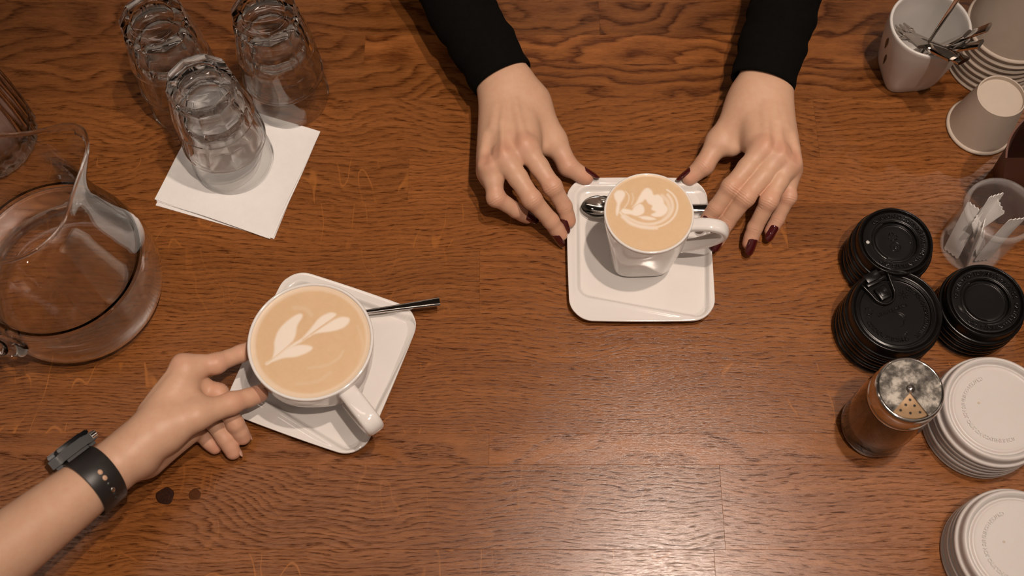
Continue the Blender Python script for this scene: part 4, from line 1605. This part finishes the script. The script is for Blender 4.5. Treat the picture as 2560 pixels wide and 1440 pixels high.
class Field:
    def __init__(s, lo, hi, vox):
        s.lo = np.array(lo, float)
        s.v = vox
        s.n = np.ceil((np.array(hi) - s.lo) / vox).astype(int) + 1
        s.g = np.full(tuple(s.n), 0.04, np.float32)

    def region(s, lo, hi):
        a = np.clip(np.floor((lo - s.lo) / s.v).astype(int), 0, s.n - 1)
        b = np.clip(np.ceil((hi - s.lo) / s.v).astype(int) + 1, 1, s.n)
        ax = [(s.lo[i] + np.arange(a[i], b[i]) * s.v).astype(np.float32) for i in range(3)]
        return tuple(slice(a[i], b[i]) for i in range(3)), np.meshgrid(*ax, indexing='ij', sparse=True)

    def cone(s, a, b, ra, rb, k=0.004, flat=None, cut=False):
        """tapered capsule a->b; flat = (direction, factor) squashes it along direction"""
        a, b = np.array(a, float), np.array(b, float)
        m = max(ra, rb) + k + 0.006
        sl, (X, Y, Z) = s.region(np.minimum(a, b) - m, np.maximum(a, b) + m)
        if min(x.size for x in (X, Y, Z)) == 0:
            return
        e = b - a
        L2 = float(e @ e) + 1e-12
        px, py, pz = X - a[0], Y - a[1], Z - a[2]
        t = np.clip((px * e[0] + py * e[1] + pz * e[2]) / L2, 0, 1)
        qx, qy, qz = px - t * e[0], py - t * e[1], pz - t * e[2]
        if flat is not None:
            f = np.array(flat[0], float)
            f /= np.linalg.norm(f)
            w = (qx * f[0] + qy * f[1] + qz * f[2]) * (1 / flat[1] - 1)
            qx, qy, qz = qx + w * f[0], qy + w * f[1], qz + w * f[2]
        d = np.sqrt(qx * qx + qy * qy + qz * qz) - (ra + (rb - ra) * t)
        g = s.g[sl]
        if cut:
            d = -d
            h = np.maximum(k - np.abs(g - d), 0) / k
            s.g[sl] = np.maximum(g, d) + h * h * k * 0.25
        else:
            h = np.maximum(k - np.abs(g - d), 0) / k
            s.g[sl] = np.minimum(g, d) - h * h * k * 0.25

    def merge(s, o, k):
        h = np.maximum(k - np.abs(s.g - o.g), 0) / k
        s.g = np.minimum(s.g, o.g) - h * h * k * 0.25

    def mesh(s):
        gr = openvdb.FloatGrid(0.04)
        gr.copyFromArray(s.g.astype(np.float32))
        pts, quads = gr.convertToQuads(0.0)
        return pts * s.v + s.lo, quads


def unit(v):
    v = np.array(v, float)
    return v / np.linalg.norm(v)


def relax(V, Fq, it=2, lam=0.5):
    """light smoothing of the voxel surface"""
    E = np.concatenate([Fq[:, [0, 1]], Fq[:, [1, 2]], Fq[:, [2, 3]], Fq[:, [3, 0]]])
    for _ in range(it):
        acc = np.zeros_like(V)
        cnt = np.zeros(len(V))
        for a, b in ((0, 1), (1, 0)):
            for c in range(3):
                acc[:, c] += np.bincount(E[:, a], V[E[:, b], c], minlength=len(V))
            cnt += np.bincount(E[:, a], minlength=len(V))
        V = V * (1 - lam) + lam * acc / np.maximum(cnt, 1)[:, None]
    return V


FR = {'index': (0.0098, 0.0087, 0.0078, 0.0064), 'middle': (0.0100, 0.0089, 0.0079, 0.0065), 'ring': (0.0094, 0.0084, 0.0074, 0.0061), 'pinky': (0.0084, 0.0073, 0.0065, 0.0054),
      'thumb': (0.0146, 0.0113, 0.0095, 0.0070)}


def hand_mesh(J, dorsal, wrist_side, elbow, r_wrist, r_elbow, wflat, palm_drop, vox=0.00085, palm_r=0.0125, heel=None, scale=1.0):
    """J: dict wrist + finger joint lists (world). dorsal: back-of-hand direction, wrist_side: towards the thumb"""
    allp = [J['wrist'], elbow] + [p for f in FR for p in J[f]]
    lo = np.min(allp, 0) - 0.045
    hi = np.max(allp, 0) + 0.045
    dorsal, ws = unit(dorsal), unit(wrist_side)
    palm = Field(lo, hi, vox)
    w = J['wrist']
    fore = unit(w - elbow)
    palm.cone(elbow, w - fore * 0.004, r_elbow, r_wrist, 0.004, (dorsal, wflat))
    offs = {'index': 0.55, 'middle': 0.18, 'ring': -0.2, 'pinky': -0.55}
    for f in ('index', 'middle', 'ring', 'pinky'):
        b = J[f][0]
        a = w + ws * offs[f] * r_wrist * 0.95 + fore * 0.002
        rr = palm_r * (0.86 if f == 'pinky' else 1.0)
        palm.cone(a - dorsal * 0.002, b - dorsal * (rr - FR[f][0]) * 1.0, rr * 1.12, rr * 0.93, 0.014)
        # fleshy palm below
        m = a * 0.5 + b * 0.5
        palm.cone(a - dorsal * palm_drop * 0.8, m * 0.3 + b * 0.7 - dorsal * palm_drop, rr * 0.95, rr * 0.80, 0.012)
    fs = ('index', 'middle', 'ring', 'pinky')
    for f, g in zip(fs[:-1], fs[1:]):
        palm.cone(J[f][0] - dorsal * 0.003, J[g][0] - dorsal * 0.003, 0.0085, 0.008, 0.006)
    # thumb ball
    T = J['thumb']
    palm.cone(w + ws * r_wrist * 0.5 - dorsal * 0.004, T[0], 0.013, FR['thumb'][0], 0.012)
    palm.cone(T[0], T[1], FR['thumb'][0], FR['thumb'][1], 0.012)
    palm.cone(T[0] - dorsal * 0.006, T[1] * 0.6 + J['index'][0] * 0.4 - dorsal * 0.008, 0.0105, 0.0070, 0.014)      # web
    if heel is not None:
        palm.cone(heel[0], heel[1], heel[2], heel[3], 0.010)
    # knuckles and tendons on the back of the hand
    for f in fs:
        b = J[f][0]
        palm.cone(b + dorsal * 0.0024, b + dorsal * 0.0024, FR[f][0] * 0.97, FR[f][0] * 0.97, 0.005)
        a = w + ws * offs[f] * r_wrist * 0.45
        st = a * 0.62 + b * 0.38 + dorsal * (palm_r * 0.90)
        palm.cone(st, b + dorsal * (FR[f][0] * 0.80), 0.0024, 0.0036, 0.005)
    for f, g in zip(fs[:-1], fs[1:]):
        m = (J[f][0] + J[g][0]) / 2
        m2 = m * 0.72 + w * 0.28
        palm.cone(m + dorsal * 0.0140, m2 + dorsal * 0.0185, 0.0058, 0.0045, 0.006, cut=True)
    # fingers
    fing = Field(lo, hi, vox)
    for f in ('index', 'middle', 'ring', 'pinky', 'thumb'):
        P, R = J[f], FR[f]
        one = Field(lo, hi, vox) if f != 'index' else fing
        if f == 'thumb':
            one.cone(P[1], P[2], R[1] * 0.97, R[2] * 0.98, 0.004)
            one.cone(P[2], P[3], R[2] * 0.98, R[3], 0.004)
            dn = unit(np.cross(np.cross(P[3] - P[2], dorsal), P[3] - P[2]))
        else:
            mid = P[0] * 0.5 + P[1] * 0.5
            one.cone(P[0], mid, R[0], R[1] * 1.03, 0.003)
            one.cone(mid, P[1], R[1] * 1.03, R[1] * 0.95, 0.003)
            one.cone(P[1], P[2], R[1] * 0.95, R[2] * 0.95, 0.003)
            one.cone(P[2], P[3], R[2] * 0.95, R[3], 0.003)
            bend = unit(P[1] - P[0]) - unit(P[2] - P[1])
            if np.linalg.norm(bend) > 0.15:
                one.cone(P[1] + unit(bend) * 0.0008, P[1] + unit(bend) * 0.0008, R[1] * 0.86, R[1] * 0.86, 0.005)
        # soft pad under the tip
        pad = P[3] * 0.62 + P[2] * 0.38
        dn = unit(np.cross(np.cross(P[3] - P[2], dorsal), P[3] - P[2]))
        one.cone(pad - dn * 0.0012, P[3] - dn * 0.0006, R[3] * 0.98, R[3] * 0.9, 0.004)
        if f != 'index':
            fing.merge(one, 0.0012)
    palm.merge(fing, 0.0065)
    V, Q = palm.mesh()
    Q = np.array(Q, int)
    V = relax(np.array(V, float), Q, 2, 0.5)
    # joint wrinkles and flushed joints
    Nn = np.zeros_like(V)
    fn = np.cross(V[Q[:, 2]] - V[Q[:, 0]], V[Q[:, 3]] - V[Q[:, 1]])
    for c in range(4):
        for k in range(3):
            Nn[:, k] += np.bincount(Q[:, c], fn[:, k], minlength=len(V))
    Nn /= np.linalg.norm(Nn, axis=1)[:, None] + 1e-12
    cen = V.mean(0)
    flip = np.sign(((V - cen) * Nn).sum())
    Nn *= flip
    flush = np.zeros(len(V))
    for f in FR:
        P = J[f]
        for idx, wid, amp, depth in ((1, 0.0046, 1.0, 0.00040), (2, 0.0028, 0.7, 0.00022)) if f != 'thumb' else ((2, 0.0050, 1.0, 0.00028),):
            c = P[idx]
            ax = unit(unit(P[idx] - P[idx - 1]) + unit(P[min(idx + 1, 3)] - P[idx]))
            bn = unit(np.cross(np.cross(ax, dorsal), ax))
            D = V - c
            u = D @ ax
            r = np.linalg.norm(D, axis=1)
            side = sstep(0.1, 0.7, (Nn @ bn))
            m = (r < 0.018) * side * np.exp(-(u / wid) ** 2)
            V = V - Nn * (depth * m * (0.5 + 0.5 * np.cos(u * 2 * PI / 0.0023 + 0.6 * np.sin((D @ np.cross(ax, bn)) * 700))))[:, None]
            flush = np.maximum(flush, 0.55 * amp * np.exp(-(r / 0.0105) ** 2))
        r = np.linalg.norm(V - P[3], axis=1)
        flush = np.maximum(flush, 0.75 * np.exp(-(r / 0.010) ** 2))
        if f != 'thumb':
            r = np.linalg.norm(V - (P[0] + dorsal * 0.006), axis=1)
            flush = np.maximum(flush, 0.55 * np.exp(-(r / 0.0105) ** 2))
    if flip < 0:
        Q = Q[:, ::-1]
    return V, Q, flush


def add_arm(parent, name, label, V, Q, flush):
    me = bpy.data.meshes.new(name)
    me.from_pydata(V.tolist(), [], Q.tolist())
    me.polygons.foreach_set('use_smooth', [True] * len(me.polygons))
    a = me.attributes.new('flush', 'FLOAT', 'POINT')
    a.data.foreach_set('value', flush.astype(np.float32))
    me.update()
    me.materials.append(M['skin'])
    o = bpy.data.objects.new(name, me)
    COL.objects.link(o)
    o.parent = parent
    o['label'] = label
    fix_normals(o)
    return o


def nail(parent, P2, P3, r, dorsal, mat, length=0.0125, width=0.0052, over=0.003, lift=0.0002, tilt=0.0, shift=0.0, label=None):
    """curved finger nail lying on the back of the finger end"""
    ax = unit(np.array(P3) - np.array(P2))
    dn = unit(np.cross(np.cross(ax, dorsal), ax))
    sd = np.cross(ax, dn)
    if tilt:
        dn, sd = dn * math.cos(tilt) + sd * math.sin(tilt), sd * math.cos(tilt) - dn * math.sin(tilt)
    tipd = r + over
    V, Fc = [], []
    nu, nv = 14, 9
    Rc = max(r * 1.02, width * 1.05)
    for lay, off in ((0, 0.0), (1, 0.0007)):
        for i in range(nu):
            u = i / (nu - 1)
            wv = width * (min(1.0, (u / 0.18) ** 0.5 * 0.25 + 0.75) if u < 0.18 else 1.0)
            wv *= math.sqrt(max(0.0, 1 - max(0, (u - 0.55) / 0.46) ** 2.4)) if u > 0.55 else 1
            if u < 0.12:
                wv *= 0.55 + 0.45 * math.sqrt(1 - (1 - u / 0.12) ** 2)
            wv = max(wv, 0.0004)
            for j in range(nv):
                v = (2 * j / (nv - 1) - 1)
                th = v * wv / Rc
                down = 0.0012 * max(0, (u - 0.45) / 0.55) ** 2
                p = np.array(P3) + ax * (tipd - length * (1 - u)) + sd * (Rc * math.sin(th)) + dn * (Rc * math.cos(th) - Rc + r * 0.99 + lift + off - down)
                V.append(p)
    q = nu * nv
    for i in range(nu - 1):
        for j in range(nv - 1):
            a = i * nv + j
            Fc += [(a, a + nv, a + nv + 1, a + 1), (q + a, q + a + 1, q + a + nv + 1, q + a + nv)]
    bd = [i * nv for i in range(nu)] + [(nu - 1) * nv + j for j in range(1, nv)] + [i * nv + nv - 1 for i in range(nu - 2, -1, -1)] + [j for j in range(nv - 2, 0, -1)]
    for a, b in zip(bd, bd[1:] + bd[:1]):
        Fc.append((a, b, q + b, q + a))
    o = fix_normals(mesh_obj('fingernail', V, Fc, M[mat], parent))
    if label:
        o['label'] = label
    return o


def sleeve(parent, pts, rad, squash, cuff_len=0.03, label=None):
    """knitted sleeve: soft tube with folds, open at the cuff (first point)"""
    P = [np.array(p) for p in smooth_profile(pts, 14)]
    Rr = [float(x[0]) for x in smooth_profile([(r, 0) for r in rad], 14)]
    fr = frames(P, (0, 0, 1))
    na = 64
    rings, inner = [], []
    for i, ((p, t, s, n), r) in enumerate(zip(fr, Rr)):
        ring = []
        for j in range(na):
            a = 2 * PI * j / na
            q = r * (1 + 0.030 * math.sin(i * 0.55 + 2.0 * math.sin(a) + 1.3) * min(1, i / 6) + 0.016 * math.sin(i * 1.1 + 3 * a))
            off = s * (q * math.cos(a)) + n * (q * squash * math.sin(a))
            # cuff opening cut on the slant
            ring.append(p + off)
        rings.append(ring)
        if i < 5:
            inner.append([p + (np.array(q) - p) * 0.93 for q in ring])
    V, Fc = rings_mesh(list(reversed(inner)) + rings, cap1=True)
    o = fix_normals(mesh_obj('sleeve', V, Fc, M['knit'], parent))
    if label:
        o['label'] = label
    return o


def joints3(d):
    return {k: (at(*v) if k == 'wrist' else [at(*q) for q in v]) for k, v in d.items()}


# person reaching in from the far side: two hands with dark red nails
HL = joints3(dict(wrist=(1908, 226, .046), index=[(1907, 372, .055), (1828, 467, .047), (1789, 521, .030), (1768, 551, .019)],
                  middle=[(1949, 388, .053), (1864, 493, .046), (1816, 556, .023), (1794, 600, .0125)],
                  ring=[(1971, 406, .048), (1922, 503, .044), (1887, 570, .022), (1874, 608, .0125)],
                  pinky=[(1974, 424, .039), (1971, 492, .032), (1944, 548, .017), (1927, 578, .0105)],
                  thumb=[(1862, 268, .040), (1797, 352, .028), (1760, 414, .021), (1724, 444, .014)]))
HR = joints3(dict(wrist=(1268, 212, .046), index=[(1315, 368, .057), (1381, 466, .047), (1410, 516, .029), (1421, 552, .017)],
                  middle=[(1260, 392, .056), (1330, 498, .047), (1377, 552, .027), (1400, 586, .013)],
                  ring=[(1227, 414, .050), (1240, 494, .040), (1290, 526, .025), (1318, 541, .014)],
                  pinky=[(1223, 430, .040), (1237, 482, .026), (1264, 508, .013), (1290, 525, .010)],
                  thumb=[(1330, 255, .040), (1386, 350, .028), (1420, 416, .021), (1464, 443, .014)]))
pa = thing('person', 'person in a black long-sleeved top sliding the small cup forward with both hands', 'person', at(1590, 60, 0))
pa_o = np.array(pa.location)
upv = np.array([0, 0, 1.0])
for nm, J, side, el, cuff in (('arm', HL, unit([-1, -0.15, -0.25]), at(1942, 80, .053), None), ('arm', HR, unit([1, -0.25, -0.25]), at(1204, 110, .053), None)):
    dors = unit(np.cross(J['index'][0] - J['pinky'][0], J['wrist'] - J['middle'][0]))
    if dors[2] < 0:
        dors = -dors
    dors = unit(dors * 0.6 + upv * 0.5)
    axd = unit(J['wrist'] - el)
    V, Q, fl_ = hand_mesh(J, dors, side, el, 0.0262, 0.0255, 0.72, 0.009)
    arm = add_arm(pa, nm, 'bare hand and wrist', V - pa_o, Q, fl_)
    for f, P in ((f, J[f]) for f in ('index', 'middle', 'ring', 'pinky', 'thumb')):
        left_hand = J is HL
        hidden = (f == 'pinky' and not left_hand)
        if hidden:
            continue
        tl_ = 0.0
        if f == 'thumb':
            dd = unit(upv * 0.66 + np.array([0, 1, 0]) * 0.75)
            nail(arm, P[2] - pa_o, P[3] - pa_o, FR[f][3] * 1.02, dd, 'polish', 0.0175, 0.0060, 0.0045, lift=0.0005, label='dark red nail')
        else:
            dd = dors
            ow = {'index': 0.0040, 'middle': 0.0044, 'ring': 0.0042, 'pinky': 0.0034}[f]
            dd = unit(upv * 0.8 + dors * 0.4)
            lean = np.array([-0.75 if not left_hand else (0.25 if f in ('ring', 'pinky') else 0.0), 0, 0])
            nail(arm, P[2] - pa_o, P[3] - pa_o, FR[f][3] * 1.02, unit(dd + lean), 'polish', 0.0165, ow + 0.0014, 0.0042, lift=0.0005, label='dark red nail')

# sleeves run back over the far table edge to the elbows
wl, wr = HL['wrist'], HR['wrist']
cl = at(1905, 210, .046)
sleeve(pa, [np.array(p) - pa_o for p in (cl, at(1936, 100, .052), at(1966, 0, .058), at(2030, -260, .075), at(2090, -520, .12), at(2075, -640, .22))], [0.0305, 0.0325, 0.0335, 0.037, 0.044, 0.050], 0.86, label='black knitted sleeve')
cr_ = at(1256, 198, .046)
sleeve(pa, [np.array(p) - pa_o for p in (cr_, at(1200, 100, .052), at(1140, 0, .058), at(1010, -260, .075), at(900, -520, .12), at(930, -640, .22))], [0.0305, 0.0325, 0.0335, 0.037, 0.044, 0.050], 0.86, label='black knitted sleeve')

# person reaching in from the lower left: hand on the wide cup's saucer
HB = joints3(dict(wrist=(330, 1130, .058), index=[(462, 920, .064), (540, 908, .056), (602, 884, .046), (636, 868, .040)],
                  middle=[(462, 952, .050), (545, 985, .044), (588, 1060, .028), (606, 1092, .015)],
                  ring=[(448, 990, .038), (520, 1036, .032), (563, 1098, .019), (582, 1130, .011)],
                  pinky=[(432, 1022, .026), (488, 1062, .024), (518, 1100, .015), (537, 1118, .010)],
                  thumb=[(405, 1072, .066), (490, 1040, .066), (578, 1008, .052), (648, 984, .038)]))
pb = thing('person', 'person with a bare forearm and black watch reaching for the wide cup', 'person', at(40, 1380, 0))
pb_o = np.array(pb.location)
elB = at(-330, 1640, .130)
dB = unit(at(330, 900, .06) - at(430, 1010, .06)) * 0.85 + upv * 0.35
V, Q, fl_ = hand_mesh(HB, unit(dB), unit([0.15, -0.1, 1.0]), elB, 0.0245, 0.040, 0.86, 0.008, heel=(at(372, 1150, .036), at(470, 1080, .030), 0.013, 0.011))
armB = add_arm(pb, 'arm', 'bare forearm and hand', V - pb_o, Q, fl_)
nail(armB, HB['thumb'][2] - pb_o, HB['thumb'][3] - pb_o, FR['thumb'][3] * 1.0, unit([0.2, 1, 0.45]), 'bare_nail', 0.0120, 0.0056, 0.0010)
nail(armB, HB['ring'][2] - pb_o, HB['ring'][3] - pb_o, FR['ring'][3] * 1.0, unit([1, 0.3, -0.1]), 'bare_nail', 0.0105, 0.0046, 0.0016)
nail(armB, HB['middle'][2] - pb_o, HB['middle'][3] - pb_o, FR['middle'][3] * 1.0, unit([1, 0.5, -0.4]), 'bare_nail', 0.0105, 0.0046, 0.0008)

# ------------------------------------------------------------------ watch on that wrist
wB = HB['wrist']
fa = unit(wB - elB)
wc_ = at(237, 1209, .064)
# centre on the forearm axis
tt = (wc_ - elB) @ fa
axp = elB + fa * tt
Lf = np.linalg.norm((wB - fa * 0.004) - elB)
rw_ = 0.040 + (0.0245 - 0.040) * (tt / Lf) + 0.0008
df = unit(dB - fa * (dB @ fa))           # squash direction = back of the wrist
sf = np.cross(fa, df)
watch = thing('wristwatch', 'black smartwatch with a rubber strap on the bare wrist', 'watch', axp)
fl_w = 0.86


def band(a, wv, off):
    e = np.array([math.cos(a) * fl_w * rw_, math.sin(a) * rw_])
    nrm = np.array([math.cos(a) / fl_w, math.sin(a)])
    nrm /= np.linalg.norm(nrm)
    e = e + nrm * off
    return df * e[0] + sf * e[1] + fa * wv


n = 120
rings = []
HWD = 0.0130
for j in range(n):
    a = 2 * PI * j / n
    tap = HWD * (0.93 + 0.07 * math.cos(a))
    loop = []
    for (wv, off) in ((-1, 0.0004), (-1, 0.0018), (-0.93, 0.0023), (0.93, 0.0023), (1, 0.0018), (1, 0.0004), (0.9, 0.0), (-0.9, 0.0)):
        slope = (0.040 - 0.0245) / Lf * wv * tap
        loop.append(band(a, wv * tap, off - slope))
    rings.append(loop)
V, Fc = rings_mesh(rings, close_v=True)
strap = autosmooth(fix_normals(mesh_obj('strap', V, Fc, M['rubber'], watch)), 50)
# which way round is the camera side
tocam = unit(CAM - axp)
a_cam = math.atan2(tocam @ sf / 1.0, tocam @ df / 1.0)
sgn = 1 if a_cam > 0 else -1
# overlapping strap end, keeper holes and stud
rings = []
a0, a1 = a_cam + sgn * 0.05, a_cam + sgn * 1.35
for j in range(40):
    u = j / 39
    a = a0 + (a1 - a0) * u
    tw_ = HWD * 0.93 * math.sqrt(max(0.02, 1 - max(0, (0.12 - u) / 0.12) ** 2))
    rings.append([band(a, wv * tw_, off) for wv, off in ((-1, 0.0020), (-1, 0.0032), (-0.92, 0.0037), (0.92, 0.0037), (1, 0.0032), (1, 0.0020))])
V, Fc = rings_mesh(rings, cap0=True, cap1=True)
V2, F2 = V, Fc
for k, (da, mt, nm) in enumerate(((-0.10, 'skin', 'strap_hole'), (0.12, 'skin', 'strap_hole'), (0.36, 'dark_print', 'strap_hole'), (0.56, 'steel', 'strap_stud'), (0.76, 'dark_print', 'strap_hole'), (0.94, 'dark_print', 'strap_hole'))):
    a = a_cam + sgn * da
    c = band(a, 0.0, 0.0024)
    tn = unit(band(a + 0.01, 0, 0.0024) - c)
    rr = 0.0020
    nr_ = np.cross(tn, fa)
    if nr_ @ (c) < 0:
        nr_ = -nr_
    pts = []
    ring0 = [c - nr_ * 0.0004 + tn * (rr * 1.15 * math.cos(2 * PI * j / 18)) + fa * (rr * math.sin(2 * PI * j / 18)) for j in range(18)]
    ring1 = [c + nr_ * (0.0009 if nm == 'strap_stud' else 0.0001) + (q - c + nr_ * 0.0004) * 0.9 for q in ring0]
    V, Fc = rings_mesh([ring0, ring1], cap0=True, cap1=True)
    mesh_obj(nm, V, Fc, M[mt], strap)
# case on the back of the wrist
bm = bmesh.new()
bmesh.ops.create_cube(bm, size=1)
bmesh.ops.scale(bm, vec=(0.0125, 0.0350, 0.0415), verts=bm.verts)
bmesh.ops.bevel(bm, geom=[e for e in bm.edges if abs((e.verts[0].co - e.verts[1].co).normalized().x) > 0.9], offset=0.0085, segments=6, affect='EDGES')
bmesh.ops.bevel(bm, geom=[e for e in bm.edges if abs((e.verts[0].co - e.verts[1].co).normalized().x) < 0.1 and abs(e.verts[0].co.x - e.verts[1].co.x) < 1e-6], offset=0.0026, segments=4, affect='EDGES')
cc = df * (fl_w * rw_ + 0.0058)
bm.verts.index_update()
V = [cc + df * v.co.x + sf * v.co.y + fa * v.co.z for v in bm.verts]
Fc = [[v.index for v in f.verts] for f in bm.faces]
bm.free()
case = autosmooth(fix_normals(mesh_obj('case', V, Fc, M['watch_case'], watch)), 40)
bm = bmesh.new()
bmesh.ops.create_cube(bm, size=1)
bmesh.ops.scale(bm, vec=(0.0044, 0.0310, 0.0375), verts=bm.verts)
bmesh.ops.bevel(bm, geom=[e for e in bm.edges if abs((e.verts[0].co - e.verts[1].co).normalized().x) > 0.9], offset=0.0075, segments=6, affect='EDGES')
bmesh.ops.bevel(bm, geom=[e for e in bm.edges if abs(e.verts[0].co.x - e.verts[1].co.x) < 1e-6], offset=0.0010, segments=3, affect='EDGES')
bm.verts.index_update()
V = [cc + df * (v.co.x + 0.0056) + sf * v.co.y + fa * v.co.z for v in bm.verts]
Fc = [[v.index for v in f.verts] for f in bm.faces]
bm.free()
o = autosmooth(fix_normals(mesh_obj('screen', V, Fc, M['screen'], watch)), 40)
o['label'] = 'dark glossy watch screen'
V, Fc = sweep([cc + fa * 0.018 + sf * sgn * 0.007, cc + fa * 0.0225 + sf * sgn * 0.007], [(0.0034, 0.0034)] * 2, up=df, n=20, expo=2)
autosmooth(fix_normals(mesh_obj('crown', V, Fc, M['steel'], watch)))
